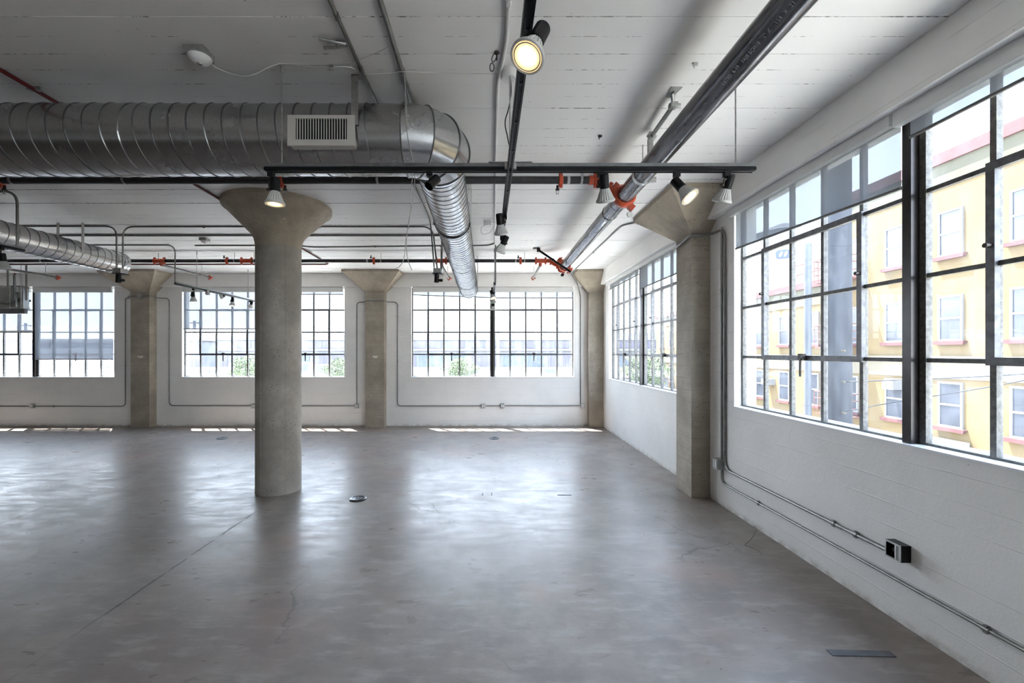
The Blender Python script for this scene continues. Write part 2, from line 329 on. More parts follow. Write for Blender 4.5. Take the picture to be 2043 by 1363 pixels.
# ------------------------------------------------------------------ mesh helpers
class MB:
    def __init__(s): s.v = []; s.f = []
    def add(s, vs, fs):
        k = len(s.v); s.v += [tuple(x) for x in vs]; s.f += [tuple(i + k for i in f) for f in fs]; return s
    def box(s, x0, x1, y0, y1, z0, z1):
        vs = [(x0,y0,z0),(x1,y0,z0),(x1,y1,z0),(x0,y1,z0),(x0,y0,z1),(x1,y0,z1),(x1,y1,z1),(x0,y1,z1)]
        return s.add(vs, [(0,3,2,1),(4,5,6,7),(0,1,5,4),(1,2,6,5),(2,3,7,6),(3,0,4,7)])
    def cbox(s, c, d, rot=None):
        vs = []
        for z in (-1, 1):
            for (x, y) in ((-1,-1),(1,-1),(1,1),(-1,1)): vs.append(Vector((x*d[0]/2, y*d[1]/2, z*d[2]/2)))
        if rot is not None: vs = [rot @ a for a in vs]
        vs = [a + Vector(c) for a in vs]
        return s.add(vs, [(0,3,2,1),(4,5,6,7),(0,1,5,4),(1,2,6,5),(2,3,7,6),(3,0,4,7)])
    def tube(s, pts, r, n=10, caps=True, rs=None):
        pts = [Vector(p) for p in pts]; k = len(pts)
        T = []
        for i in range(k):
            a = pts[max(0, i-1)]; b = pts[min(k-1, i+1)]; T.append((b - a).normalized())
        up = Vector((0,0,1)) if abs(T[0].z) < .9 else Vector((1,0,0))
        nrm = (up - T[0]*up.dot(T[0])).normalized(); vs = []; fs = []
        for i in range(k):
            nrm = (nrm - T[i]*nrm.dot(T[i])).normalized(); bi = T[i].cross(nrm)
            rr = rs[i] if rs else r
            for j in range(n):
                a = 2*math.pi*j/n; vs.append(pts[i] + (nrm*math.cos(a) + bi*math.sin(a))*rr)
        for i in range(k-1):
            for j in range(n):
                fs.append((i*n+j, i*n+(j+1)%n, (i+1)*n+(j+1)%n, (i+1)*n+j))
        if caps: fs.append(tuple(range(n-1,-1,-1))); fs.append(tuple((k-1)*n+j for j in range(n)))
        return s.add(vs, fs)
    def lathe(s, prof, n=24, o=(0,0,0), M3=None, capb=False, capt=False, wave=0.0):
        vs = []; fs = []
        for (r, z) in prof:
            for j in range(n):
                a = 2*math.pi*j/n; q = r*(1 - (wave if (j//2) % 2 else 0)) if wave else r
                p = Vector((q*math.cos(a), q*math.sin(a), z))
                if M3 is not None: p = M3 @ p
                vs.append(p + Vector(o))
        for i in range(len(prof)-1):
            for j in range(n): fs.append((i*n+j, i*n+(j+1)%n, (i+1)*n+(j+1)%n, (i+1)*n+j))
        if capb: fs.append(tuple(range(n-1,-1,-1)))
        if capt: fs.append(tuple((len(prof)-1)*n+j for j in range(n)))
        return s.add(vs, fs)
    def prism(s, bot, top):
        n = len(bot)
        fs = [tuple(range(n-1,-1,-1)), tuple(n+i for i in range(n))] + [(i,(i+1)%n,n+(i+1)%n,n+i) for i in range(n)]
        return s.add(list(bot)+list(top), fs)
    def mesh(s, name, mat, origin=(0,0,0), smooth=True, ang=38):
        me = bpy.data.meshes.new(name); ox, oy, oz = origin
        me.from_pydata([(x-ox, y-oy, z-oz) for x, y, z in s.v], [], s.f); me.update()
        if smooth:
            me.shade_smooth(); me.set_sharp_from_angle(angle=math.radians(ang))
        me.materials.append(mat); return me
def link(name, me, parent=None, loc=None, kind=None, label=None):
    o = bpy.data.objects.new(name, me); COL.objects.link(o)
    if parent is not None: o.parent = parent
    if loc is not None: o.location = loc
    if kind: o['kind'] = kind
    if label: o['label'] = label
    return o
def part(name, mb, mat, parent, label=None, smooth=True, kind=None, ang=38):
    """mesh given in world coordinates, re-based on the origin of its (unrotated) parent chain"""
    org = Vector((0,0,0)); p = parent
    while p is not None: org = org + Vector(p.location); p = p.parent
    return link(name, mb.mesh(name, mat, org, smooth, ang), parent, None, kind, label)
def tag(o, label, cat, group=None):
    o['label'] = label; o['category'] = cat
    if group: o['group'] = group
    return o
def thing(name, loc, label, cat, group=None, rot=0):
    o = bpy.data.objects.new(name, None); COL.objects.link(o); o.location = loc; o.rotation_euler = (0,0,rot)
    o.empty_display_size = .1
    return tag(o, label, cat, group)
def single(name, mb, mat, label, cat, origin=None, group=None, smooth=True, ang=38):
    if origin is None:
        n = len(mb.v); origin = (sum(v[0] for v in mb.v)/n, sum(v[1] for v in mb.v)/n, min(v[2] for v in mb.v))
    o = link(name, mb.mesh(name, mat, origin, smooth, ang)); o.location = origin
    return tag(o, label, cat, group)
def struct(name, mb, mat, parent=None, smooth=False):
    return link(name, mb.mesh(name, mat, (0,0,0), smooth), parent, None, None if parent else 'structure')
def copy_tree(o, parent=None):
    c = o.copy(); COL.objects.link(c); c.parent = parent
    for ch in [x for x in o.children]: copy_tree(ch, c)
    return c
def fillet(pts, rad, seg=6):
    pts = [Vector(p) for p in pts]; out = [pts[0]]
    for i in range(1, len(pts)-1):
        a, b, c = pts[i-1], pts[i], pts[i+1]
        d1 = (a-b); d2 = (c-b); r = min(rad, d1.length*.49, d2.length*.49)
        p1 = b + d1.normalized()*r; p2 = b + d2.normalized()*r
        for k in range(seg+1):
            t = k/seg; out.append(p1*(1-t)**2 + b*2*t*(1-t) + p2*t*t)
    out.append(pts[-1]); return out
def P(x, y, Y):      # photograph pixel at depth Y -> point in the room
    return Vector(((x-CX)*Y/F, Y, H + (CY-y)*Y/F))
K = 1.857; ZC = H + K          # ceiling height
def catmull(pts, seg=8):
    pts = [Vector(p) for p in pts]; q = [pts[0]] + pts + [pts[-1]]; out = []
    for i in range(1, len(q)-2):
        for k in range(seg):
            t = k/seg; a, b, c, d = q[i-1], q[i], q[i+1], q[i+2]
            out.append(.5*((2*b) + (c-a)*t + (2*a-5*b+4*c-d)*t*t + (3*b-a-3*c+d)*t**3))
    out.append(pts[-1]); return out
# ------------------------------------------------------------------ room shell
XR = 2.65; YB = 10.3; XL = -16.4; YF = -5.2; ZS = 1.165; ZH = 3.30; WW = 3.86
XO = XR + .24; YO = YB + .25
struct('floor', MB().box(XL, XR+.1, YF, YB+.1, -.2, 0), M['floor'])
back_x = [-12.78, -7.31, -1.86]               # left edges of the window openings
right_y = [9.64, 4.70, -.22]                  # far edges
mb = MB(); mb.box(XL-.2, XO, YB, YO, 0, ZS); mb.box(XL-.2, XO, YB, YO, ZH, ZC+.2)
xs = [XL-.2]
for x in back_x: xs += [x, x+WW]
xs += [XO]
for i in range(0, len(xs), 2): mb.box(xs[i], xs[i+1], YB, YO, ZS, ZH)
struct('wall_back', mb, M['wall'])
mb = MB(); mb.box(XR, XO, YF-.2, YB, 0, ZS); mb.box(XR, XO, YF-.2, YB, ZH, ZC+.2)
ys = [YB]
for y in right_y: ys += [y, y-WW]
ys += [YF-.2]
for i in range(0, len(ys), 2): mb.box(XR, XO, ys[i+1], ys[i], ZS, ZH)
struct('wall_right', mb, M['wall'])
struct('wall_left', MB().box(XL-.2, XL, YF-.2, YB, 0, ZC+.2), M['wall'])
struct('wall_front', MB().box(XL, XR, YF-.2, YF, 0, ZC+.2), M['wall'])
struct('trim_1', MB().box(XL, XR, YB-.10, YB, ZH, ZC), M['wall'])       # beam over the back windows
struct('trim_2', MB().box(XR-.11, XR, YF, YB-.10, ZH, ZC), M['wall'])   # beam over the right windows
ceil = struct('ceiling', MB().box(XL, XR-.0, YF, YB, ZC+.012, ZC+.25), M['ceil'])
pitch = .15; y = YF; k = 0
meshes = []
for q in range(6):
    meshes.append(MB().box(XL, XR-.11, 0, pitch-.0010, .0, .014).mesh('board', M['ceil'], (0,0,0), False))
random.seed(3)
ybase = math.ceil(YF/pitch)*pitch
y = ybase
while y < YB-.12:
    z = ZC + random.choice([0, 0, .001, .002, -.0015, .0008])
    me = meshes[0]
    b = link('board', me, ceil, (0, y, z)); y += pitch
# ------------------------------------------------------------------ windows
PW = .375; MW = .085; PH = .53; GY = .10
def build_window():
    e = bpy.data.objects.new('window_1', None); COL.objects.link(e); e['kind'] = 'structure'
    def p(name, mb, mat, par=e, lab=None, sm=False): return link(name, mb.mesh(name, mat, (0,0,0), sm), par, None, None, lab)
    hgt = ZH - ZS
    x0 = (WW - (10*PW + MW))/2
    fr = MB(); t = .022; y0, y1 = GY-.02, GY+.02
    fr.box(0, x0+t/2, y0, y1, 0, hgt); fr.box(WW-x0-t/2, WW, y0, y1, 0, hgt); fr.box(x0, WW-x0, y0, y1, 0, .018); fr.box(x0, WW-x0, y0, y1, hgt-.02, hgt)
    p('frame', fr, M['muntinl'])
    p('sill', MB().prism([(0,-.012,-.012),(WW,-.012,-.012),(WW,.24,-.012),(0,.24,-.012)],[(0,-.012,.0),(WW,-.012,.0),(WW,.24,.012),(0,.24,.012)]), M['sill'])
    p('mullion', MB().box(x0+5*PW, x0+5*PW+.060, GY-.075, GY+.05, .004, hgt-.002), M['mull'])
    p('mullion_flange', MB().box(x0+5*PW-.016, x0+5*PW, GY-.02, GY+.02, .004, hgt-.002), M['muntin'])
    p('mullion_flange', MB().box(x0+5*PW+.060, x0+5*PW+MW+.016, GY-.022, GY+.02, .004, hgt-.002), M['muntinl'])
    gm = {}
    for s in range(2):
        sx = x0 + s*(5*PW+MW)
        for i in range(1, 5):
            wv = .0155
            p('muntin', MB().box(sx+i*PW-wv, sx+i*PW+wv, GY-.018, GY+.018, .018, hgt-.02), M['muntinl' if i % 3 else 'muntin'])
        for r in range(1, 4):
            z = .005 + r*PH
            p('muntin', MB().box(sx+.011, sx+5*PW-.011, GY-.016, GY+.016, z-.013, z+.013), M['muntin'])
        # projecting vent sash : three panes wide, two high
        v = MB(); a, b_, c, d = sx+PW, sx+4*PW, .005+PH, .005+3*PH; q = .022; yy0, yy1 = GY-.036, GY-.006
        v.box(a-q, a+q, yy0, yy1, c-q, d+q); v.box(b_-q, b_+q, yy0, yy1, c-q, d+q)
        v.box(a+q, b_-q, yy0, yy1, c-q, c+q); v.box(a+q, b_-q, yy0, yy1, d-q, d+q)
        vs = p('vent_sash', v, M['vent'])
        for xx in (a, b_):
            p('pivot', MB().lathe([(0, -.03), (.013, -.03), (.013, 0)], 10, (xx, yy0, .005+2*PH+.10), Matrix.Rotation(math.radians(-90), 3, 'X'), True, False), M['rust'], vs, None, True)
        hm = MB(); hx = sx+PW*(2.5 if s == 0 else 2.5)
        hm.cbox((hx, yy0-.014, c+.010), (.055, .034, .055)); hm.cbox((hx+.022, yy0-.022, c+.012), (.022, .05, .030))
        hd = p('vent_handle', hm, M['rust'], vs)
        am = MB(); am.cbox((hx+.004, yy0-.032, c-.085), (.022, .006, .15)); am.cbox((hx+.004, yy0-.03, c-.02), (.012, .012, .05))
        p('handle_arm', am, M['rust'], vs)
        for i in range(5):
            for r in range(4):
                xa, xb = sx+i*PW+.0145, sx+(i+1)*PW-.0145
                za = .018 if r == 0 else .005+r*PH+.0115; zb = hgt-.02 if r == 3 else .005+(r+1)*PH-.0115
                key = r
                if key not in gm:
                    gm[key] = MB().box(0, xb-xa, -.002, .002, 0, zb-za).mesh('pane', M['glass'], (0,0,0), False)
                link('pane', gm[key], e, (xa, GY+.006, za))
    return e
w1 = build_window(); w1.location = (back_x[0], YB, ZS)
wins = [w1]
for i, x in enumerate(back_x[1:]):
    c = copy_tree(w1); c.name = 'window_%d' % (i+2); c.location = (x, YB, ZS)
for i, y in enumerate(right_y):
    c = copy_tree(w1); c.name = 'window_%d' % (i+4); c.location = (XR, y, ZS); c.rotation_euler = (0, 0, -math.pi/2)
for x in back_x: portal((x+WW/2, YB+.22, (ZS+ZH)/2), WW, ZH-ZS, (math.radians(-90), 0, 0))
for y in right_y: portal((XR+.21, y-WW/2, (ZS+ZH)/2), WW, ZH-ZS, (math.radians(90), 0, math.radians(90)))
# ------------------------------------------------------------------ roller blinds
def blind(wall, a, b, hemA, hemB, label, fz=3.19, fa=None, fb=None):
    """a,b along the wall; hem heights at a and b; fascia box in front of the head"""
    fa = a if fa is None else fa; fb = b if fb is None else fb
    if wall == 'back':
        T = lambda s, d, z: (s, YB - d, z)
    else:
        T = lambda s, d, z: (XR - d, s, z)
    t = thing('roller_blind', T((a+b)/2, .0, ZH), label, 'blind')
    f = MB(); d0, d1 = .004, .05
    q = [T(fa, d0, fz), T(fb, d0, fz), T(fb, d1, fz), T(fa, d1, fz)]; q2 = [T(fa, d0, ZH-.004), T(fb, d0, ZH-.004), T(fb, d1, ZH-.004), T(fa, d1, ZH-.004)]
    part('fascia', f.prism(q, q2), M['fascia'], t, None, False)
    z1 = ZH-.003; n = 10; d = -.008
    mb = MB(); vs = []; fs = []
    for i in range(n+1):
        s = a + (b-a)*i/n; hz = hemA + (hemB-hemA)*i/n; wv = .0015*math.sin(i*2.1)
        vs += [T(s, d+wv, z1), T(s, d+wv, hz)]
    vs += [T(a + (b-a)*i/n, d-.0015+.0015*math.sin(i*2.1), z) for i in range(n+1) for z in (z1, hemA+(hemB-hemA)*i/n)]
    o = 2*(n+1)
    for i in range(n):
        fs.append((2*i, 2*i+1, 2*i+3, 2*i+2)); 
    mb.add(vs[:o], fs)
    part('fabric', mb, M['fabric'], t, None, True)
    h = MB().tube([T(a, d, hemA), T(b, d, hemB)], .011, 8)
    part('hem_bar', h, M['arm'], t)
    return t
G = .02
def halves(x0): return (x0+.035, x0+WW/2-.035), (x0+WW/2+.045, x0+WW-.03)
(a, b), (c, d) = halves(back_x[0])
zz = lambda y: H + (CY-y)*10.3/F
blind('back', a, b, zz(661), zz(661), 'sheer roller blind on left half of the leftmost back window', ZH-.13)
blind('back', c, d, zz(717), zz(717), 'sheer roller blind pulled lowest, left of the boxed wall conduit, right half of leftmost window', ZH-.13)
(a, b), (c, d) = halves(back_x[1])
blind('back', a, b, zz(656.5), zz(656.5), 'sheer roller blind lowered a third on window left of the round column', ZH-.12)
blind('back', c, d, zz(587.5), zz(587.5), 'nearly raised roller blind just right of the round column', ZH-.12)
(a, b), (c, d) = halves(back_x[2])
blind('back', a, b, zz(588.5), zz(594), 'raised roller blind sloping slightly, above left half of right back window', ZH-.12)
blind('back', c, d, zz(594.5), zz(594.5), 'raised level roller blind above right half of right back window', ZH-.12)
# right wall (a is the far end)
y0 = right_y[0]
blind('right', y0-.03, y0-WW/2+.02, 3.14, 3.14, 'roller blind raised high in the far half of the right wall window nearest the corner', 3.235, y0+.06)
blind('right', y0-WW/2-.05, y0-WW+.03, 2.872, 2.872, 'streaked roller blind hanging lower beside the square pillar, far right window', 3.235, y0-WW/2+.02, y0-WW+.02)
y0 = right_y[1]
blind('right', y0-.02, 2.80, 2.868, 2.81, 'roller blind lowered a pane deep with tilted hem, far half of the big right window', 3.222, y0+.07, 2.825)
blind('right', 2.74, y0-WW+.03, 3.11, 3.11, 'roller blind drawn up short at the near right edge above the building view', 3.20, 2.80, y0-WW-.05)
y0 = right_y[2]
# ------------------------------------------------------------------ columns
YC = 5.525; XCc = -2.689; R0 = .268
t = thing('round_column', (XCc, YC, 0), 'free-standing round bare concrete column with flared mushroom capital', 'column')
sh = MB().lathe([(R0*1.012, 0), (R0, .02), (R0, .8), (R0, 1.6), (R0, 2.4), (R0, 3.07)], 56, (XCc, YC, 0))
part('shaft', sh, M['conc'], t)
for an in (-112, -48): 
    a_ = math.radians(an); part('shutter_seam', MB().tube([(XCc+R0*math.cos(a_), YC+R0*math.sin(a_), .02), (XCc+R0*math.cos(a_), YC+R0*math.sin(a_), 3.1)], .0035, 5), M['conc'], t)
cp = MB().lathe([(R0, 3.07), (R0+.004, 3.12), (R0+.018, 3.18), (R0+.05, 3.235), (.60, 3.525), (.632, 3.548), (.640, 3.565), (.640, ZC+.01)], 64, (XCc, YC, 0))
part('capital', cp, M['conccap'], t, 'flared mushroom capital')
def frust(xa, xb, ya, yb, XA, XB, YA, YB_, z0, z1, z2):
    m = MB(); m.prism([(xa,ya,z0),(xb,ya,z0),(xb,yb,z0),(xa,yb,z0)], [(XA,YA,z1),(XB,YA,z1),(XB,YB_,z1),(XA,YB_,z1)])
    m.box(XA, XB, YA, YB_, z1, z2); return m
ZN = H+1.405; ZL = ZC-.052
for (x, lab) in ((-8.13, 'board-marked concrete pier left of the round column with a white wall conduit box'),
                 (-2.672, 'board-marked concrete pier on back wall just right of the round column')):
    t = thing('wall_pier', (x, 10.2, 0), lab, 'column')
    part('shaft', MB().box(x-.217, x+.217, 10.08, YB+.03, 0, ZN), M['concb'], t, None, False)
    part('capital', frust(x-.217, x+.217, 10.08, YB+.03, x-.643, x+.643, 9.68, YB+.03, ZN, ZL, ZC+.004), M['conccap'], t, None, False)
t = thing('wall_pier', (2.5, 10.2, 0), 'slim concrete pier in the far right corner of the room', 'column')
part('shaft', MB().box(2.315, XR+.02, 10.08, YB+.03, 0, ZN), M['concb'], t, None, False)
part('capital', frust(2.315, XR+.02, 10.08, YB+.03, 1.947, XR+.02, 9.68, YB+.03, ZN, ZL, ZC+.004), M['conccap'], t, None, False)
t = thing('wall_pier', (2.54, 5.42, 0), 'large square concrete pillar standing against the right wall between its windows', 'column')
part('shaft', MB().box(2.424, XR+.02, 5.21, 5.63, 0, H+1.43), M['concb'], t, None, False)
part('capital', frust(2.424, XR+.02, 5.21, 5.63, 1.995, XR+.02, 4.745, 6.02, H+1.43, ZL, ZC+.004), M['conccap'], t, None, False)
t = thing('wall_pier', (2.54, .5, 0), 'square concrete pillar against the right wall behind the viewpoint', 'column')
part('shaft', MB().box(2.424, XR+.02, .10, .50, 0, H+1.43), M['concb'], t, None, False)
part('capital', frust(2.424, XR+.02, .10, .50, 1.995, XR+.02, -.36, .90, H+1.43, ZL, ZC+.004), M['conccap'], t, None, False)
# ------------------------------------------------------------------ ducts
def seam_helix(axis, c, r, s0, s1, pitch, tr=.0045, zf=None, n=40):
    pts = []; L = abs(s1-s0); turns = L/pitch; k = int(turns*n); sg = 1 if s1 > s0 else -1
    for i in range(k+1):
        a = 2*math.pi*i/n; s = s0 + sg*pitch*i/n
        if axis == 'x': pts.append((s, c[0]+r*math.cos(a), c[1]+r*math.sin(a)))
        else:
            f = i/k; pts.append((c[0]+(c[2]-c[0])*f + r*math.cos(a), s, c[1]+(c[3]-c[1])*f + r*math.sin(a)))
    return MB().tube(pts, tr, 4, False)
DZ = H+1.533; DY = 3.147; DR = .241; XE = -.60
duct = thing('ventilation_duct', (-2.0, DY, DZ-DR), 'big galvanised spiral duct crossing the upper left, elbow turning to the back wall', 'duct')
part('duct_tube', MB().tube([(-5.8, DY, DZ), (-2.51, DY, DZ)], DR, 64), M['galv'], duct)
part('duct_tube', MB().tube([(-2.51, DY, DZ), (XE, DY, DZ)], DR-.002, 64), M['galv'], duct)
part('joint_collar', MB().tube([(-2.53, DY, DZ), (-2.50, DY, DZ)], DR+.004, 64), M['galv'], duct)
part('spiral_seam', seam_helix('x', (DY, DZ), DR+.0005, -5.8, -2.53, .12), M['seam'], duct)
part('spiral_seam', seam_helix('x', (DY, DZ), DR-.001, -2.46, -.82, .12), M['seam'], duct)
# elbow: mitred gores
RB = .20; EX, EY = XE, DY+RB; rings = []
angs = [0, 30, 60, 90]
def ring(al, r, off=0.0):
    a = math.radians(al); c = Vector((EX + RB*math.sin(a), EY - RB*math.cos(a), DZ)); tdir = Vector((math.cos(a), math.sin(a), 0)); nrm = Vector((math.sin(a), -math.cos(a), 0))
    c = c + tdir*off
    return [c + nrm*(r*math.cos(2*math.pi*j/56)) + Vector((0,0,1))*(r*math.sin(2*math.pi*j/56)) for j in range(56)], c, nrm
for i in range(3):
    am = (angs[i]+angs[i+1])/2
    ra, _, _ = ring(angs[i], DR+.004); rb, _, _ = ring(angs[i+1], DR+.004)
    m = MB(); n = 56; m.add(ra+rb, [(j, (j+1)%n, n+(j+1)%n, n+j) for j in range(n)]); part('elbow_segment', m, M['galv'], duct)
for al in angs:
    rr, _, _ = ring(al, DR+.007); m = MB().tube(rr+[rr[0]], .005, 6, False); part('elbow_seam', m, M['seam'], duct)
BX0, BY0, BZ0 = EX+RB, EY, DZ; BX1, BY1, BZ1 = -.455, 9.45, H+1.375; BR = .196
part('reducer', MB().tube([(BX0, BY0, BZ0), (BX0, BY0+.05, BZ0), (BX0-.012, BY0+.17, BZ0-.004)], DR, 56, False, [DR+.002, DR+.002, BR+.004]), M['galv'], duct)
BS = Vector((BX0-.012, BY0+.16, BZ0-.004)); BE = Vector((BX1, BY1, BZ1))
part('duct_tube', MB().tube([BS, BS.lerp(BE, .5), BE], BR, 56), M['galv'], duct, 'narrower branch running to the back wall')
part('spiral_seam', seam_helix('y', (BS.x, BS.z, BE.x, BE.z), BR+.0005, BS.y+.02, BE.y, .10, .004), M['seam'], duct)
for Yq in (BS.y+.03, BE.y-.02, (BS.y+BE.y)/2+.4):
    c = BS.lerp(BE, (Yq-BS.y)/(BE.y-BS.y)); part('joint_collar', MB().tube([c-Vector((0,.015,0)), c+Vector((0,.015,0))], BR+.006, 56), M['galv'], duct)
# straps of the branch
for Yq in (4.9, 8.35):
    c = BS.lerp(BE, (Yq-BS.y)/(BE.y-BS.y))
    pts = [Vector((c.x+(BR+.010)*math.cos(a), Yq, c.z+(BR+.010)*math.sin(a))) for a in [math.radians(q) for q in range(-170, -9, 10)]]
    hb = MB()
    for i in range(len(pts)-1):
        m1 = (pts[i]+pts[i+1])/2; dd = (pts[i+1]-pts[i]); rot = dd.to_track_quat('X', 'Y').to_matrix(); 
        hb.cbox(m1, (dd.length*1.05, .03, .006), Matrix.Rotation(-math.atan2(dd.z, dd.x), 3, 'Y'))
    part('hanger_band', hb, M['black'], duct)
    for sx in (-1, 1):
        part('hanger_strap', MB().box(c.x+sx*(BR+.016)-.008, c.x+sx*(BR+.016)+.008, Yq+.005, Yq+.04, c.z-.05, ZC), M['white'], duct, 'white hanger strap')
part('hanger_strap', MB().box(-.925, -.88, DY-DR-.012, DY-DR-.004, H+1.52, ZC-.0).box(-.925, -.88, DY-DR-.012, DY-DR+.04, ZC-.006, ZC), M['steel'], duct)
part('hanger_strap', MB().box(-3.92, -3.875, DY-DR-.012, DY-DR-.004, H+1.52, ZC-.0), M['steel'], duct)
# supply grille on the duct face
gx0, gx1, gz0, gz1 = -1.345, -.897, H+1.375, H+1.578; gy = DY-DR-.012
gr = part('air_grille', MB().box(gx0, gx1, gy-.012, gy, gz0, gz0+.040).box(gx0, gx1, gy-.012, gy, gz1-.022, gz1).box(gx0, gx0+.052, gy-.012, gy, gz0+.040, gz1-.022).box(gx1-.052, gx1, gy-.012, gy, gz0+.040, gz1-.022)
          .box(gx0+.01, gx1-.01, gy, gy+.07, gz0+.008, gz0+.012).box(gx0+.01, gx1-.01, gy, gy+.05, gz1-.012, gz1-.008).box(gx0+.01, gx0+.014, gy, gy+.06, gz0+.01, gz1-.01).box(gx1-.014, gx1-.01, gy, gy+.06, gz0+.01, gz1-.01), M['grille'], duct, 'off-white supply grille', False)
part('grille_shade_sheet', MB().box(gx0+.05, gx1-.05, gy+.000, gy+.003, gz0+.038, gz1-.02), M['void'], gr, None, False)  # black sheet paints the shaded opening behind the louvers
nl = 19
for i in range(nl):
    x = gx0+.055 + (gx1-gx0-.110)*(i+.5)/nl
    part('louver', MB().box(x-.0028, x+.0028, gy-.010, gy-.004, gz0+.04, gz1-.022), M['grille'], gr, None, False)
# marker writing on the elbow
def text_mesh(name, body, size, mat, mtx, parent=None, ext=.0006, space=1.0, align='CENTER'):
    cu = bpy.data.curves.new(name, 'FONT'); cu.body = body; cu.size = size; cu.extrude = ext; cu.align_x = align; cu.align_y = 'CENTER'; cu.space_character = space
    cu.resolution_u = 3
    tmp = bpy.data.objects.new(name, cu); COL.objects.link(tmp)
    dg = bpy.context.evaluated_depsgraph_get(); me = bpy.data.meshes.new_from_object(tmp.evaluated_get(dg)); bpy.data.objects.remove(tmp)
    me.materials.clear(); me.materials.append(mat); me.transform(mtx)
    org = Vector((0,0,0)); p = parent
    while p is not None: org = org + Vector(p.location); p = p.parent
    me.transform(Matrix.Translation(-org))
    return link(name, me, parent)
def frame_mtx(o, xd, yd):
    xd = Vector(xd).normalized(); yd = Vector(yd); yd = (yd - xd*yd.dot(xd)).normalized(); zd = xd.cross(yd)
    m = Matrix((xd, yd, zd)).transposed().to_4x4(); m.translation = Vector(o); return m
# second duct, far left
d2 = thing('ventilation_duct', (-6.015, 5.6, H+1.27), 'smaller galvanised spiral duct at the left running towards the back wall', 'duct')
part('duct_tube', MB().tube([(-6.015, 3.9, H+1.444), (-6.015, 7.05, H+1.444)], .175, 48), M['galv'], d2)
part('spiral_seam', seam_helix('y', (-6.015, H+1.444, -6.015, H+1.444), .1755, 3.95, 6.98, .12, .004), M['seam'], d2)
part('joint_collar', MB().tube([(-6.015, 7.01, H+1.444), (-6.015, 7.06, H+1.444)], .180, 48), M['galv'], d2)
for Yq in (6.22, 5.0):
    part('hanger_strap', MB().box(-6.015+.176, -6.015+.181, Yq-.02, Yq+.02, H+1.42, ZC), M['steel'], d2)
part('hanger_strap', MB().box(-6.015-.18, -6.015-.176, 6.22-.02, 6.22+.02, H+1.42, ZC), M['steel'], d2)
# ------------------------------------------------------------------ sprinkler system
def ringband(c, axis, r, wd, t=.006, n=28):
    c = Vector(c); a = Vector(axis).normalized()
    return MB().tube([c-a*wd/2, c+a*wd/2], r+t, n)
def coupling(mb, c, axis, r, wd=.045, up=(0,0,1)):
    """grooved coupling: two half shells with bolt lugs"""
    c = Vector(c); a = Vector(axis).normalized(); up = Vector(up)
    up = (up - a*up.dot(a)).normalized(); sd = a.cross(up)
    mb.tube([c-a*wd/2, c-a*wd*.36, c+a*wd*.36, c+a*wd/2], r, 20, True, [r*1.12, r*1.34, r*1.34, r*1.12])
    for s in (-1, 1):
        o = c + up*s*(r*1.34+r*.28); rot = Matrix((a, sd, up)).transposed()
        mb.cbox(o, (wd*.8, r*.9, r*.75), rot)
        mb.tube([o-sd*r*.8, o+sd*r*.8], r*.16, 8)
    return mb
mainp = thing('sprinkler_main', (1.37, 4.0, H+1.50), 'thick dark steel sprinkler main running diagonally across the upper right', 'pipe')
MXc, MZc, MR = 1.372, H+1.592, .084
part('pipe_body', MB().tube([(MXc, -3.0, MZc), (MXc, 4.62, MZc)], MR, 48), M['bigpipe'], mainp)
part('pipe_body', MB().tube([(MXc, 4.63, MZc), (MXc, 7.92, MZc)], MR, 48), M['bigpipe'], mainp)
part('hose_clamp', MB().tube([Vector((MXc+(MR+.004)*math.cos(a), 4.95, MZc+(MR+.004)*math.sin(a))) for a in [math.radians(q*12) for q in range(31)]], .005, 6, False), M['steel'], mainp)
cl = MB()
cl.tube([(MXc, 4.36, MZc), (MXc, 4.39, MZc), (MXc, 4.45, MZc), (MXc, 4.48, MZc)], MR, 36, True, [MR+.01, MR+.03, MR+.03, MR+.01])
cl.cbox((MXc+.07, 4.42, MZc-.115), (.055, .05, .06), Matrix.Rotation(.7, 3, 'Y')); cl.cbox((MXc-.09, 4.42, MZc+.10), (.05, .05, .06), Matrix.Rotation(.7, 3, 'Y'))
cl.tube([(MXc-.05, 4.43, MZc+.03), (MXc-.13, 4.455, MZc+.065)], .055, 20)
part('strap_tee', cl, M['orange'], mainp, 'orange-red tee clamp')
cl = MB().tube([(MXc, 3.86, MZc), (MXc, 3.91, MZc)], MR+.006, 36).cbox((MXc+.085, 3.885, MZc-.05), (.06, .03, .05))
part('pipe_hanger', cl, M['steel'], mainp)
part('pipe_hanger', MB().tube([(MXc-.0, 3.885, MZc+.06), (MXc, 3.885, ZC)], .006, 8), M['steel'], mainp)
cl = MB(); coupling(cl, (MXc, 7.93, MZc), (0,1,0), MR, .06, (.7,0,-.7)); part('coupling', cl, M['orange'], mainp)
part('end_cap', MB().tube([(MXc, 7.95, MZc), (MXc, 8.0, MZc), (MXc, 8.02, MZc)], MR, 28, True, [MR, MR, MR*.7]), M['orange'], mainp)
part('tag_disc', MB().tube([(MXc+.115, 4.62, MZc-.125), (MXc+.118, 4.60, MZc-.128)], .03, 20).tube([(MXc+.10, 4.61, MZc-.07), (MXc+.115, 4.61, MZc-.10)], .004, 6), M['boxg'], mainp)
nx, nz = -.569, -.822
text_mesh('pipe_marking', 'LISTED  6-19   3XJ8 SCH10   6" X   .134  X  21\'', .027, M['stencil'], frame_mtx((MXc+nx*(MR+.0006), 2.17, MZc+nz*(MR+.0006)), (0,-1,0), (-.822, 0, .569)), mainp, .0002, 1.1, 'CENTER')['kind'] = 'stuff'
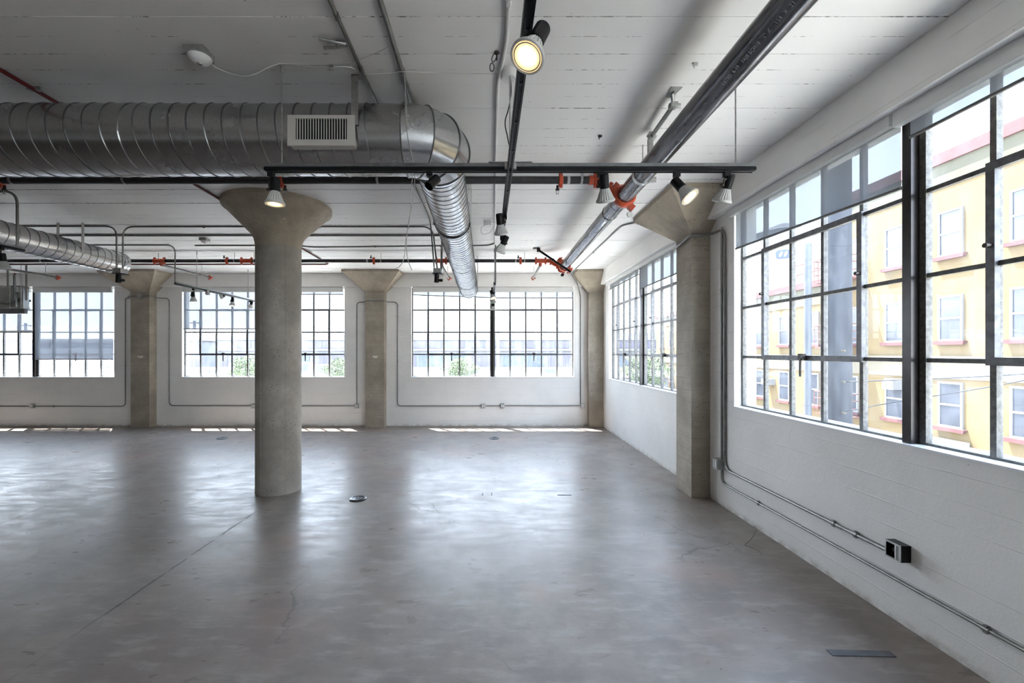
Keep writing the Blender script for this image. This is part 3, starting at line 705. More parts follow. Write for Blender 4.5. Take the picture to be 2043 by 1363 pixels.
# branch line A
brA = thing('sprinkler_pipe', (-2.2, 4.28, H+1.66), 'near black sprinkler branch pipe seen under the big duct, joining the thick main', 'pipe')
YA, ZA, RA = 4.46, H+1.771, .039
part('pipe_body', MB().tube([(-9.0, YA, ZA), (1.05, YA, ZA)], RA, 24), M['blackpipe'], brA)
el = MB(); el.tube(fillet([(1.02, YA, ZA), (1.14, YA, ZA), (1.20, YA, ZA-.09), (1.30, YA, ZA-.11)], .06), RA*1.18, 20)
part('elbow', el, M['orange'], brA)
for x, ax in ((1.09, (1,0,0)), (1.225, (1,0,-.4)), (.73, (1,0,0)), (-2.14, (1,0,0)), (-5.03, (1,0,0))):
    z = ZA if x < 1.15 else ZA-.10
    part('coupling', coupling(MB(), (x, YA, z), ax, RA), M['orange'], brA)
def sprink(parent, x, y, z):
    m = MB().tube([(x, y, z), (x, y, z-.035)], .012, 10).tube([(x, y, z-.035), (x, y, z-.05)], .020, 6)
    part('sprinkler_head', m, M['rust'], parent)
    m = MB().tube([Vector((x+.014*math.cos(a), y, z-.068+.016*math.sin(a))) for a in [math.radians(q*30) for q in range(13)]], .003, 6, False).tube([(x, y, z-.088), (x, y, z-.091)], .017, 12)
    part('sprinkler_frame', m, M['steel'], parent)
for x in (.695, -2.10, -4.98): sprink(brA, x, YA-.01, ZA-RA-.02)
for x in (.81, -4.91, -2.22): part('pipe_sticker', ringband((x, YA, ZA), (1,0,0), RA, .028, .0012), M['sticker'], brA)
for x in (.943, -1.15, -3.75):
    part('pipe_hanger', ringband((x, YA, ZA), (1,0,0), RA, .022, .003).tube([(x, YA, ZA+RA), (x, YA, ZC)], .005, 6).box(x-.012, x+.012, YA-RA-.004, YA-RA+.0, ZA-.02, ZC-.02), M['steel'], brA)
# branch line B
YBp, ZBp, RBp = 8.10, H+1.708, .0322
brB = thing('sprinkler_pipe', (-4, YBp, H+1.58), 'far black sprinkler branch pipe with orange tees, in front of the back windows', 'pipe')
part('pipe_body', MB().tube([(-14.0, YBp, ZBp), (.92, YBp, ZBp)], RBp, 20), M['blackpipe'], brB)
def bx(px): return (px-CX)*YBp/F
for px in (453, 746, 1038.5): part('coupling', coupling(MB(), (bx(px), YBp, ZBp), (1,0,0), RBp, .05), M['orange'], brB)
for px in (447, 740, 1034): sprink(brB, bx(px), YBp, ZBp+.10)
for px in (83, 733, 1029, 560): part('pipe_sticker', ringband((bx(px), YBp, ZBp), (1,0,0), RBp, .03, .0012), M['sticker'], brB)
for px in (316, 468, 507, 760, 881, 1046.5, 120):
    part('pipe_hanger', ringband((bx(px), YBp, ZBp), (1,0,0), RBp, .022, .003).tube([(bx(px), YBp, ZBp+RBp), (bx(px), YBp, ZC)], .0055, 6), M['steel'], brB)
part('tee', MB().tube([(bx(481), YBp, ZBp), (bx(503), YBp, ZBp)], RBp*1.25, 20), M['orange'], brB)
for px in (482, 502): part('coupling', coupling(MB(), (bx(px), YBp, ZBp), (1,0,0), RBp, .04), M['orange'], brB)
arms = [(-9.2, H+1.588, 9.23), (-6.17, H+1.643, 9.55), (-.905, H+1.636, 9.60), (.953, H+1.636, 9.59)]
for ax, az, ye in arms:
    part('tee', MB().tube([(ax-.09, YBp, ZBp), (ax+.09, YBp, ZBp)], RBp*1.22, 20).tube([(ax, YBp, ZBp), (ax, YBp+.07, az-.0)], RBp*.95, 14), M['orange'], brB)
    for s in (-1, 1): part('coupling', coupling(MB(), (ax+s*.09, YBp, ZBp), (1,0,0), RBp, .04), M['orange'], brB)
    part('arm_pipe', MB().tube([(ax, YBp+.04, az), (ax, ye, az)], .024, 16), M['arm'], brB)
    part('end_cap', MB().tube([(ax, ye-.03, az), (ax, ye+.03, az)], .036, 16).cbox((ax, ye, az+.03), (.03, .04, .035)).cbox((ax, ye, az-.03), (.03, .04, .03)).cbox((ax+.045, ye, az), (.03, .04, .025)), M['orange'], brB)
    part('pipe_hanger', MB().tube([(ax, ye-.25, az+.02), (ax, ye-.25, ZC)], .005, 6), M['steel'], brB)
# swan neck from branch B to the end of the main
e1 = [(1.05, YBp, ZBp), (1.15, YBp, ZBp), (1.20, YBp, ZBp-.06), (1.30, YBp, ZBp-.09), (1.37, YBp-.03, ZBp-.11)]
part('elbow', MB().tube(fillet(e1, .05), RBp*1.2, 18), M['orange'], brB)
for c, a in (((1.16, YBp, ZBp-.015), (1,0,-.6)), ((1.27, YBp, ZBp-.083), (1,0,-.3))): part('coupling', coupling(MB(), c, a, RBp, .045), M['orange'], brB)
part('drain_elbow', MB().tube(fillet([(1.29, YBp, ZBp-.12), (1.29, YBp, ZBp-.19), (1.40, YBp, ZBp-.21)], .06), .022, 12), M['orange'], brB)
part('drain_cap', MB().tube([(1.357, YBp-.03, ZBp-.262), (1.357, YBp+.02, ZBp-.262)], .030, 18), M['black'], brB)
# sway braces
b1 = thing('sway_brace', (1.31, 3.05, ZC), 'short steel brace from ceiling plate down to the thick main', 'brace')
T1 = P(1343, 207, 3.16); B1 = P(1300, 272, 3.62)
T1.z = min(T1.z, ZC-.06); 
part('brace_pipe', MB().tube([T1, B1], .017, 14), M['emt'], b1)
pc = P(1345, 178, F*K/(CY-178)); 
part('ceiling_plate', MB().prism([(pc.x-.035, pc.y-.03, ZC-.008), (pc.x+.045, pc.y-.03, ZC-.008), (pc.x+.02, pc.y+.09, ZC-.008), (pc.x-.02, pc.y+.09, ZC-.008)], [(pc.x-.035, pc.y-.03, ZC), (pc.x+.045, pc.y-.03, ZC), (pc.x+.02, pc.y+.09, ZC), (pc.x-.02, pc.y+.09, ZC)]), M['steel'], b1, None, False)
part('swivel', MB().tube([(pc.x, pc.y+.03, ZC-.01), T1], .012, 8).tube([T1-Vector((.03,0,0)), T1+Vector((.05,0,0))], .017, 12).cbox(T1, (.05, .06, .03)), M['boxg'], b1)
part('pipe_clamp', MB().cbox(B1, (.05, .05, .06)).tube([B1-Vector((.04,0,0)), B1+Vector((.04,0,0))], .008, 8).cbox(B1-Vector((0,-.03,.07)), (.04, .03, .12)), M['boxg'], b1)
b2 = thing('sway_brace', (1.1, 7.7, H+1.5), 'dark slanting brace at the far end of the thick main', 'brace')
A2 = Vector((.86, 7.72, ZC-.03)); B2 = P(1139, 543, 7.55)
part('brace_pipe', MB().tube([A2, B2], .018, 12), M['black'], b2)
part('ceiling_plate', MB().cbox((.83, 7.72, ZC-.008), (.12, .07, .012)).cbox((.87, 7.72, ZC-.04), (.06, .04, .06)), M['rust'], b2)
# ------------------------------------------------------------------ red conduit on the ceiling
rc = fillet([(-3.17, .2, ZC-.018), (-3.19, 3.4, ZC-.018), (-3.33, 7.8, ZC-.018), (-3.36, 9.07, ZC-.018), (-14, 9.07, ZC-.018)], .10)
t = thing('red_conduit', (-3.2, 3.0, ZC-.03), 'dark red conduit on the ceiling passing over the duct, turning left near back wall', 'conduit')
part('conduit_run', MB().tube(rc, .0135, 10), M['red'], t)
part('conduit_clip', MB().cbox((-3.185, 3.04, ZC-.012), (.10, .03, .022)), M['steel'], t)
# ------------------------------------------------------------------ steel conduits
def conduit(pts, r, mat, label, rad=.09, cat='conduit', clips=(), name='conduit', n=10):
    pts = [Vector(p) for p in pts]
    f = fillet(pts, rad)
    if not clips: return single(name, MB().tube(f, r, n), mat, label, cat)
    t = thing(name, tuple(pts[0]), label, cat)
    part('conduit_run', MB().tube(f, r, n), mat, t)
    for c in clips:
        c = Vector(c[0]), Vector(c[1]); a = c[1].normalized()
        part('conduit_clip', MB().tube([c[0]-a*.018, c[0]+a*.018], r+.004, 10).cbox(c[0], (.02 if abs(a.x) < .5 else .02, .02, r*2+.02)), mat, t)
    return t
zr = ZC-.012
conduit([(-.838, 1.0, zr), (-.838, 6.12, zr), (-.80, 6.25, H+1.22)], .0105, M['emt'], 'thin steel conduit at ceiling left of the thicker one, dropping to a box near back', .12, clips=[((-.838, 2.38, zr), (0,1,0)), ((-.838, 2.82, zr), (0,1,0))])
conduit([(-.573, .9, zr-.003), (-.573, 3.45, zr-.003)], .0145, M['emt'], 'thicker steel conduit at ceiling ending over the duct elbow', clips=[((-.573, 2.18, zr), (0,1,0)), ((-.573, 2.85, zr), (0,1,0))])
YD = 6.35
conduit([(-9.0, YD, zr), (-5.465, YD, zr), (-5.465, YD, H+1.22)], .011, M['emt'], 'ceiling conduit coming from the left, bent down to the lamp box under the small duct', .16)
conduit([(-5.39, YD+.02, H+1.22), (-5.39, YD+.02, zr), (-.84, YD+.02, zr), (-.77, YD+.02, H+1.22)], .011, M['emt'], 'ceiling conduit looping between the two hanging lamp boxes behind the round column', .16, clips=[((-2.5, YD+.02, zr), (1,0,0)), ((-4.2, YD+.02, zr), (1,0,0)), ((-1.2, YD+.02, zr), (1,0,0))])
conduit([(-10.2, 6.83, zr-.005), (-.72, 6.83, zr-.005), (-.72, 6.60, zr-.005), (-.72, 6.42, H+1.22)], .0155, M['emt'], 'thickest straight conduit of the three crossing the ceiling behind the round column', .06)
conduit([(-7.0, 7.47, zr), (-5.42, 7.47, zr), (-5.42, 7.47, H+1.21)], .0105, M['emt'], 'ceiling conduit bent down to feed the far left lamp rail', .14)
conduit([(-5.1, 7.50, zr), (-3.35, 7.50, zr), (-3.1, 7.62, zr), (-.30, 7.50, zr), (-.03, 7.50, zr), (.06, 7.38, zr)], .0105, M['emt'], 'farthest thin ceiling conduit, ending at the white ceiling conduit', .10, clips=[((-.85, 7.53, zr), (1,0,0)), ((-2.0, 7.56, zr), (1,0,0))])
conduit([(-5.75, 4.97, zr), (-5.415, 4.97, zr), (-5.415, 4.97, H+1.21)], .0135, M['emt'], 'conduit at the left picture edge curving down onto the near left rail', .16)
conduit([(.096, .6, zr), (.10, 2.6, zr), (.055, 2.95, zr), (.055, 3.9, zr), (.085, 7.42, zr)], .013, M['whitec'], 'white-painted conduit running along the ceiling beside the long lamp rail', .12, clips=[((.098, 2.28, zr), (0,1,0)), ((.1, 1.9, zr), (0,1,0))])
conduit([(.10, 7.50, ZC), (.10, 7.50, H+1.20)], .0125, M['emt'], 'vertical grey conduit dropping to the far rail right of the branch duct')
# wall conduits, back wall
zc_ = lambda py: H + (CY-py)*10.27/F
xc_ = lambda px: (px-CX)*10.27/F
yw = YB-.016; rw_ = .011
c1 = conduit([(-12.5, yw, zc_(811)), (xc_(249), yw, zc_(811)), (xc_(249), yw, zc_(594.5)), (xc_(259), yw-.0, zc_(594.5)), (-8.40, 10.045, zc_(594.5)+.0), (-8.13, 10.062, zc_(593))], rw_, M['emt'], 'wall conduit looping under the leftmost window up to the box on the left pier', .10, clips=[((xc_(249), yw, zc_(680)), (0,0,1)), ((xc_(249), yw, zc_(730)), (0,0,1)), ((xc_(106), yw, zc_(811)), (1,0,0))])
c2 = conduit([(-8.13, 10.062, zc_(593)), (-7.88, 10.062, zc_(593)), (-7.84, yw, zc_(594.5)), (xc_(336.8), yw, zc_(594.5)), (xc_(336.8), yw, zc_(809.5)), (xc_(502), yw, zc_(810))], rw_, M['emt'], 'wall conduit from the left pier box down and right below the middle window', .10, clips=[((xc_(336.8), yw, zc_(655)), (0,0,1))])
c3 = conduit([(xc_(510), yw, zc_(810)), (xc_(708), yw, zc_(810))], rw_, M['emt'], 'short straight wall conduit passing behind the round column foot')
c4 = conduit([(xc_(711.8), yw, zc_(805)), (xc_(711.8), yw, zc_(602.5)), (-2.92, yw, zc_(602.5)), (-2.90, 10.064, zc_(602)), (-2.44, 10.064, zc_(602)), (-2.42, yw, zc_(602.5)), (xc_(793), yw, zc_(602.5)), (xc_(793), yw, zc_(810.3)), (xc_(960), yw, zc_(810.3))], rw_, M['emt'], 'wall conduit arching over the middle pier and down beneath the right back window', .10, clips=[((xc_(711.8), yw, zc_(632)), (0,0,1)), ((xc_(793), yw, zc_(632)), (0,0,1)), ((xc_(793), yw, zc_(722)), (0,0,1))])
c5 = conduit([(xc_(969), yw, zc_(810)), (xc_(999), yw, zc_(810))], rw_, M['emt'], 'tiny conduit link between the twin outlets under the right back window')
c6 = conduit([(xc_(1007), yw, zc_(809.5)), (xc_(1158), yw, zc_(809.5))], rw_, M['emt'], 'straight wall conduit between twin outlets and the round corner outlet')
c7 = conduit([(xc_(1158.5), yw, zc_(806)), (xc_(1158.5), yw, zc_(588)), (xc_(1150), YB-.13, zc_(565)), (1.905, 10.0, ZC-.03), (1.905, 9.9, zr), (1.925, 6.3, zr), (2.08, 6.15, zr)], rw_, M['emt'], 'long conduit rising by the corner pier then along the ceiling to the square pillar', .10, clips=[((1.915, 8.0, zr), (0,1,0))])
# right wall
xw = XR-.016
conduit([(2.408, 5.66, H+1.33), (2.408, 5.62, H+1.345), (2.408, 5.20, H+1.40), (2.43, 5.194, H+1.40), (XR-.02, 5.13, H+1.395), (xw, 4.86, H+1.395), (xw, 4.86, .44), (xw, 2.83, .438)], .0135, M['emt'], 'conduit wrapping the square pillar top, down the wall, ending at the black box', .13, clips=[((xw, 4.86, 2.45), (0,0,1)), ((xw, 4.86, 1.4), (0,0,1)), ((xw, 3.32, .439), (0,1,0)), ((xw, 3.12, .439), (0,1,0))])
conduit([(xw, 4.925, H+1.42), (xw, 4.925, .53)], .0115, M['emt'], 'straight vertical conduit from ceiling beam to the outlet beside the square pillar', clips=[((xw, 4.925, 2.45), (0,0,1))])
conduit([(xw, 4.925, .44), (xw, 4.925, .268), (xw, 1.4, .285), (xw, -1.0, .29)], .0105, M['emt'], 'lowest conduit along the right wall running to the near picture edge', .13, clips=[((xw, 4.25, .272), (0,1,0)), ((xw, 2.3, .28), (0,1,0))])
# ------------------------------------------------------------------ outlets and boxes
def outlet(c, face, label, two=True, size=(.088, .105, .05), cat='outlet', name='outlet_box'):
    c = Vector(c); t = thing(name, tuple(c), label, cat)
    w_, h_, d_ = size
    if face == 'back':
        part('box_body', MB().box(c.x-w_/2, c.x+w_/2, YB-d_, YB, c.z-h_/2, c.z+h_/2), M['boxg'], t, None, False)
        q = [(-.022, .022)] if two else [(0,)]
        pl = part('cover_plate', MB().box(c.x-w_/2+.006, c.x+w_/2-.006, YB-d_-.004, YB-d_, c.z-h_/2+.006, c.z+h_/2-.006), M['boxg' if two else 'plate'], t, None, False)
        for s in ((-1, 1) if two else (0,)):
            part('receptacle', MB().box(c.x+s*w_*.23-.015, c.x+s*w_*.23+.015, YB-d_-.008, YB-d_-.003, c.z-.036, c.z+.036), M['plate'], t, None, False)
    elif face == 'right':
        part('box_body', MB().box(XR-d_, XR, c.y-w_/2, c.y+w_/2, c.z-h_/2, c.z+h_/2), M['boxg'], t, None, False)
        for s in (-1, 1):
            part('receptacle', MB().box(XR-d_-.006, XR-d_, c.y+s*w_*.23-.015, c.y+s*w_*.23+.015, c.z-.036, c.z+.036), M['plate'], t, None, False)
    return t
outlet((xc_(63.8), YB, zc_(810)), 'back', 'twin outlet under the leftmost window')
outlet((xc_(506), YB, zc_(810)), 'back', 'twin outlet partly hidden behind the round column')
outlet((xc_(711.8), YB, zc_(810)), 'back', 'twin outlet beside the foot of the middle pier')
outlet((xc_(964.5), YB, zc_(810)), 'back', 'left one of two outlets centred below the right back window')
outlet((xc_(1002.5), YB, zc_(810)), 'back', 'right one of two outlets centred below the right back window')
outlet((xc_(1162.5), YB, zc_(810)), 'back', 'single square outlet near the corner pier', False)
t = outlet((XR, 4.945, .478), 'right', 'grey twin outlet low on the right wall beside the square pillar', True, (.09, .12, .08))
# box on the left pier
t = thing('junction_box', (-8.10, 10.05, zc_(593)), 'round grey junction box high on the left pier', 'junction box')
part('box_body', MB().tube([(-8.10, 10.075, zc_(593)), (-8.10, 10.02, zc_(593))], .06, 8), M['boxg'], t, None, False)
part('cover', MB().tube([(-8.10, 10.02, zc_(593)), (-8.10, 10.012, zc_(593))], .052, 8), M['steel'], t, None, False)
part('paint_smudge', MB().box(-8.13, -8.02, 10.077, 10.081, zc_(712), zc_(709)), M['white'], t) if False else None
for x0_, lab in ((-8.13, 'small white label plate on the left pier'), (-2.672, 'small white label plate on the middle pier')):
    single('label_plate', MB().box(x0_-.055, x0_+.075, 10.072, 10.081, H-.11, H-.085).box(x0_-.02, x0_+.05, 10.074, 10.081, H-.135, H-.11), M['plate'], lab, 'plate', smooth=False)
# black floor-level box on the right wall
t = thing('outlet_box', (XR, 2.78, .43), 'open black two-gang outlet box low on the right wall at the conduit end', 'outlet')
y0_, y1_, z0_, z1_ = 2.726, 2.835, .425, .53; xf = 2.588
mb = MB().box(xf, XR, y0_, y0_+.004, z0_, z1_).box(xf, XR, y1_-.004, y1_, z0_, z1_).box(xf, XR, y0_+.004, y1_-.004, z1_-.004, z1_).box(xf, XR, y0_+.004, y1_-.004, z0_, z0_+.004).box(XR-.006, XR, y0_+.004, y1_-.004, z0_+.004, z1_-.004)
part('box_body', mb, M['blackgloss'], t, None, False)
mb = MB().box(xf-.004, xf, y0_, y1_, z1_-.010, z1_+.001).box(xf-.004, xf, y0_, y1_, z0_-.001, z0_+.008).box(xf-.004, xf, y0_, y0_+.014, z0_+.008, z1_-.010).box(xf-.004, xf, y1_-.008, y1_, z0_+.008, z1_-.010).box(xf-.004, xf, y0_+.030, y0_+.042, z0_+.008, z1_-.010)
part('mud_ring', mb, M['steel'], t, None, False)
part('receptacle', MB().box(xf-.002, xf+.012, y0_+.014, y0_+.030, z0_+.01, z1_-.012), M['emt'], t, None, False)
part('knockout', MB().tube([(XR-.008, y0_+.075, z0_+.05), (xf+.02, y0_+.075, z0_+.05)], .011, 12), M['rust'], t)
# ------------------------------------------------------------------ track rails
ZT = H+1.19
def rail(a, b, label, rods=(), name='lamp_rail', z=ZT):
    a = Vector((a[0], a[1], z)); b = Vector((b[0], b[1], z)); d = (b-a).normalized(); L = (b-a).length; c = (a+b)/2
    t = thing(name, tuple(c), label, 'lamp rail'); rot = Matrix((d, Vector((0,0,1)).cross(d), Vector((0,0,1)))).transposed()
    part('strut_channel', MB().cbox(c+Vector((0,0,.014)), (L, .041, .021), rot), M['strut'], t, None, False)
    part('track_body', MB().cbox(c+Vector((0,0,-.009)), (L, .035, .018), rot), M['black'], t, None, False)
    m = MB(); sd = rot @ Vector((0,1,0))
    for s in (-1, 1): m.cbox(c+Vector((0,0,-.024))+sd*s*.0115, (L*.995, .007, .006), rot)
    k = int(L/.35)+1
    for i in range(k+1): m.cbox(a+d*(L*(.02+.96*i/k))+Vector((0,0,-.0195)), (.02, .02, .005), rot)
    part('track_lip', m, M['blackgloss'], t, None, False)
    for e in (a, b): part('end_cap', MB().cbox(e+Vector((0,0,-.009)), (.006, .037, .02), rot), M['black'], t, None, False)
    for r in rods:
        p = a + d*r
        part('support_rod', MB().tube([(p.x, p.y, z+.02), (p.x, p.y, ZC)], .0048, 8).tube([(p.x, p.y, ZC-.05), (p.x, p.y, ZC)], .009, 8), M['steel'], t)
    return t
rail((-1.447, 2.80), (1.709, 2.80), 'long black lamp rail crossing the picture left to right under the duct', (.105, 3.035))
rail((.142, .55), (.125, 4.5), 'black lamp rail running away from the viewer, crossed by the wide rail', (2.28,))
rail((-5.41, 2.6), (-5.41, 5.03), 'lamp rail at the left picture edge under the curved conduit', (.8,))
rail((-5.41, 7.46), (-5.41, 10.0), 'far lamp rail slanting left of the round column before the middle window', (.55, 2.25))
rail((-10.6, 7.9), (-10.6, 10.0), 'lamp rail at the far left edge beside the air handler', (.6, 1.9))
rail((.085, 7.48), (.075, 9.8), 'farthest lamp rail seen end-on right of the branch duct', (.35,))
single('rail_connector', MB().cbox((.133, 2.80, ZT+.004), (.075, .075, .044)).cbox((.133, 2.80, ZT+.03), (.28, .05, .006)), M['steel'], 'steel cross connector where the two near rails meet', 'connector', smooth=False)
# ------------------------------------------------------------------ track lights
me_socket = MB().lathe([(0, .168), (.022, .168), (.029, .163), (.030, .100), (.031, .082), (.026, .078)], 24).mesh('socket', M['black'])
me_socketo = MB().lathe([(0, .168), (.022, .168), (.029, .163), (.030, .100), (.031, .070), (.027, .070), (.024, .13), (0, .13)], 24).mesh('open_socket', M['blackgloss'])
me_socketw = me_socketo.copy(); me_socketw.materials.clear(); me_socketw.materials.append(M['grille'])
me_bulb = MB().lathe([(.024, .092), (.027, .080), (.031, .072), (.040, .050), (.050, .024), (.0585, .006)], 80, wave=.07).lathe([(.0245, .088), (.0255, .074), (.029, .066)], 40).lathe([(.050, .012), (.0595, .010), (.0615, .004), (.061, -.004), (.057, -.006), (.052, -.002)], 48).mesh('bulb', M['bulb'], ang=25)
me_lens_on = MB().lathe([(0, .004), (.020, .002), (.040, -.001), (.053, -.003)], 36).mesh('lens', M['lenson'])
me_lens_off = MB().lathe([(0, .004), (.020, .002), (.040, -.001), (.053, -.003)], 36).mesh('lens', M['lensoff'])
me_ring = MB().lathe([(.0455, -.004), (.0475, -.0055), (.0495, -.004)], 36).mesh('lens_ring', M['boxg'])
def track_light(rail_pt, lens, aim, label, lit=False, bulb=True, group=None):
    """rail_pt: point under the rail; lens: centre of the bulb face; aim: where it points"""
    rp_ = Vector(rail_pt); L = Vector(lens); a = Vector(aim).normalized()
    t = thing('track_light', tuple(rp_), label, 'lamp', group)
    q = (-a).to_track_quat('Z', 'Y')      # local +Z points back from the face to the socket
    base = L - a*.125
    part('adapter', MB().box(rp_.x-.018, rp_.x+.018, rp_.y-.018, rp_.y+.018, rp_.z-.03, rp_.z+.004), M['black'], t, None, False)
    side = a.cross(Vector((0, 0, 1)));
    side = side.normalized() if side.length > .15 else Vector((1, 0, 0))
    if (base+side*.05-rp_).length > (base-side*.05-rp_).length: side = -side
    arm = [rp_ - Vector((0,0,.028)), rp_ - Vector((0,0,.045)), base + side*.040 - a*.005, base + side*.034 + a*.03]
    part('swivel_arm', MB().tube(fillet(arm, .02, 4), .0065, 8).tube([base+side*.030+a*.03, base+side*.052+a*.03], .009, 10), M['rust'], t)
    s = link('socket', me_socket if bulb else (me_socketw if 'pale' in label else me_socketo), t, L-rp_); s.rotation_mode = 'QUATERNION'; s.rotation_quaternion = q
    if bulb:
        bo = link('bulb', me_bulb, t, L-rp_); bo.rotation_mode = 'QUATERNION'; bo.rotation_quaternion = q
        lo = link('lens', me_lens_on if lit else me_lens_off, bo, None, None, 'glowing warm lens' if lit else None)
        link('lens_ring', me_ring, bo)
    return t
zb = ZT-.027
def on_rail(px, Y): return Vector(((px-CX)*Y/F, Y, zb))
track_light((.150, 1.66, zb), P(1052, 113, 1.50), (-.37, -.36, -.86), 'large glowing spotlight nearest the viewer at the picture top', True)
track_light(on_rail(541, 2.80), P(548.5, 407, 2.76), (0, -.03, -1), 'glowing spotlight at the left end of the wide rail before the column capital', True)
track_light(on_rail(857, 2.80), P(842, 384, 2.70), (-.50, -.45, -.70), 'empty black lamp socket hanging in front of the duct elbow', False, False)
track_light(on_rail(1198, 2.80), P(1208, 401, 2.84), (.18, .42, -.88), 'unlit spotlight tilted away in front of the orange pipe elbow', False)
track_light(on_rail(1350, 2.80), P(1376.5, 393, 2.72), (.42, -.42, -.80), 'glowing spotlight in front of the square pillar capital, turned right', True)
track_light(on_rail(1450, 2.80), P(1440, 402, 2.86), (-.16, .36, -.92), 'unlit spotlight at the right end of the wide rail', False)
track_light((.128, 3.70, zb), P(1000, 466.5, 3.72), (.12, .42, -.9), 'unlit spotlight beside the white ceiling box, upper of two together', False)
track_light((.126, 4.40, zb), P(996.5, 502, 4.35), (-.42, .35, -.83), 'unlit spotlight tilted left, directly below another unlit one', False)
track_light((-5.41, 4.80, zb), P(9, 536, 4.80), (.05, .1, -1), 'unlit spotlight cut by the left picture edge', False)
for (px, Y, ly, aim, lab, lit, bulb) in (
    (386, 7.92, 601, (0, .1, -1), 'unlit ribbed spotlight, first on the far left rail', False, True),
    (416, 8.34, 596, (0, .2, -1), 'small pale cylinder spotlight, second on the far left rail', False, False),
    (446.5, 8.83, 602, (.35, .1, -.9), 'small pale cylinder spotlight tilted right, third on the far left rail', False, False),
    (463.5, 9.12, 610, (0, -.1, -1), 'faintly glowing spotlight, fourth on the far left rail', True, True),
    (499, 9.79, 615, (-.2, -.1, -1), 'unlit spotlight next to the round column, last on the far left rail', False, True)):
    track_light((-5.41, Y, zb), P(px, ly, Y-.03), aim, lab, lit, bulb)
track_light((-10.6, 9.85, zb), P(53, 617, 9.82), (0, -.1, -1), 'glowing little spotlight below the air handler at the far left', True)
track_light((.08, 8.45, zb), P(984, 595, 8.40), (.25, -.35, -.9), 'glowing little spotlight hanging right of the branch duct end', True)
track_light((.077, 8.95, zb), P(984.5, 604, 8.90), (.1, .3, -.95), 'pale little spotlight between two others before the right back window', False)
track_light((.075, 9.55, zb), P(984, 618.5, 9.5), (0, .15, -1), 'lowest little spotlight before the centre mullion of the right back window', False)
for x, lab in ((-5.425, 'grey lamp box with a black lamp head hanging at the end of the small duct'), (-.765, 'grey lamp box with a black lamp head left of the branch duct')):
    t = thing('hanging_lamp', (x, YD, H+1.15), lab, 'lamp')
    part('junction_box', MB().box(x-.055, x+.055, YD-.045, YD+.09, H+1.155, H+1.225), M['boxg'], t, None, False)
    part('cover', MB().box(x-.07, x+.07, YD-.05, YD+.095, H+1.145, H+1.155), M['black'], t, None, False)
    part('lamp_head', MB().tube([(x-.01, YD, H+1.145), (x-.015, YD, H+1.02)], .034, 18), M['black'], t)
    part('side_arm', MB().tube([(x+.02, YD, H+1.055), (x+.075, YD-.01, H+1.05)], .020, 12), M['black'], t)
# ------------------------------------------------------------------ ceiling sensors, boxes, hooks, cables
def sensor(c, label, s=1.0):
    t = thing('ceiling_sensor', (c[0], c[1], ZC-.09*s), label, 'sensor')
    x, y = c
    part('mounting_box', MB().box(x-.062*s, x+.062*s, y-.055*s, y+.055*s, ZC-.045*s, ZC), M['boxg'], t, None, False)
    part('sensor_dome', MB().lathe([(.062*s, ZC-.045*s), (.066*s, ZC-.052*s), (.052*s, ZC-.072*s), (.03*s, ZC-.083*s), (.018*s, ZC-.085*s), (0, ZC-.086*s)], 32, (x+.012, y-.01, 0)), M['white'], t)
    part('sensor_eye', MB().lathe([(.017*s, 0), (.014*s, -.006*s), (0, -.008*s)], 20, (x+.012, y-.01, ZC-.085*s)), M['boxg'], t)
    return t
sensor((-1.79, 2.67), 'white dome sensor on a grey box, ceiling above the big duct')
sensor((-4.65, 7.07), 'small dome sensor on the far ceiling left of the round column', .95)
t = thing('junction_box', (.10, 2.86, ZC-.05), 'round white ceiling box beside the near rail with a black cord', 'junction box')
part('box_body', MB().lathe([(.052, ZC), (.052, ZC-.045), (.047, ZC-.055), (0, ZC-.056)], 28, (.125, 2.86, 0)), M['whitec'], t)
part('black_cord', MB().tube(catmull([(.135, 2.85, ZC-.05), (.14, 2.84, ZC-.15), (.125, 2.83, ZC-.26), (.10, 2.82, ZC-.36), (.115, 2.81, ZC-.46), (.13, 2.80, ZC-.55), (.13, 2.80, ZT+.02)]), .0035, 6), M['black'], t)
t = thing('junction_box', (-.02, 6.15, ZC-.06), 'small square white ceiling box with loose wires above two unlit spotlights', 'junction box')
part('box_body', MB().box(-.085, .02, 6.10, 6.20, ZC-.065, ZC), M['whitec'], t, None, False)
part('loose_wire', MB().tube(catmull([(-.03, 6.1, ZC-.05), (-.12, 6.05, ZC-.12), (-.10, 6.0, ZC-.22), (0, 6.0, ZC-.20), (.06, 6.05, ZC-.10)]), .003, 6), M['cable'], t)
part('loose_wire', MB().tube(catmull([(.02, 6.1, ZC-.03), (.15, 6.1, ZC-.05), (.18, 6.08, ZC-.14), (.09, 6.06, ZC-.13)]), .003, 6), M['cable'], t)
hk = P(991, 104, F*K/(CY-104))
t = thing('ceiling_hook', (hk.x, hk.y, ZC-.12), 'iron hook with two hanging chain links left of the white ceiling box', 'hook')
part('hook_bolt', MB().tube([(hk.x, hk.y, ZC), (hk.x, hk.y, ZC-.05)], .005, 8).tube([(hk.x, hk.y, ZC-.002), (hk.x, hk.y, ZC-.008)], .016, 12), M['rust'], t)
for i, (dx, dz, tl) in enumerate(((-.016, -.035, .5), (-.030, -.095, .0))):
    pts = [Vector((hk.x+dx+.013*math.cos(a)*1.0+.014*math.sin(a)*tl, hk.y-.002*i, ZC+dz+.026*math.sin(a))) for a in [math.radians(q*24) for q in range(16)]]
    part('chain_link', MB().tube(pts, .0028, 6, False), M['rust'], t)
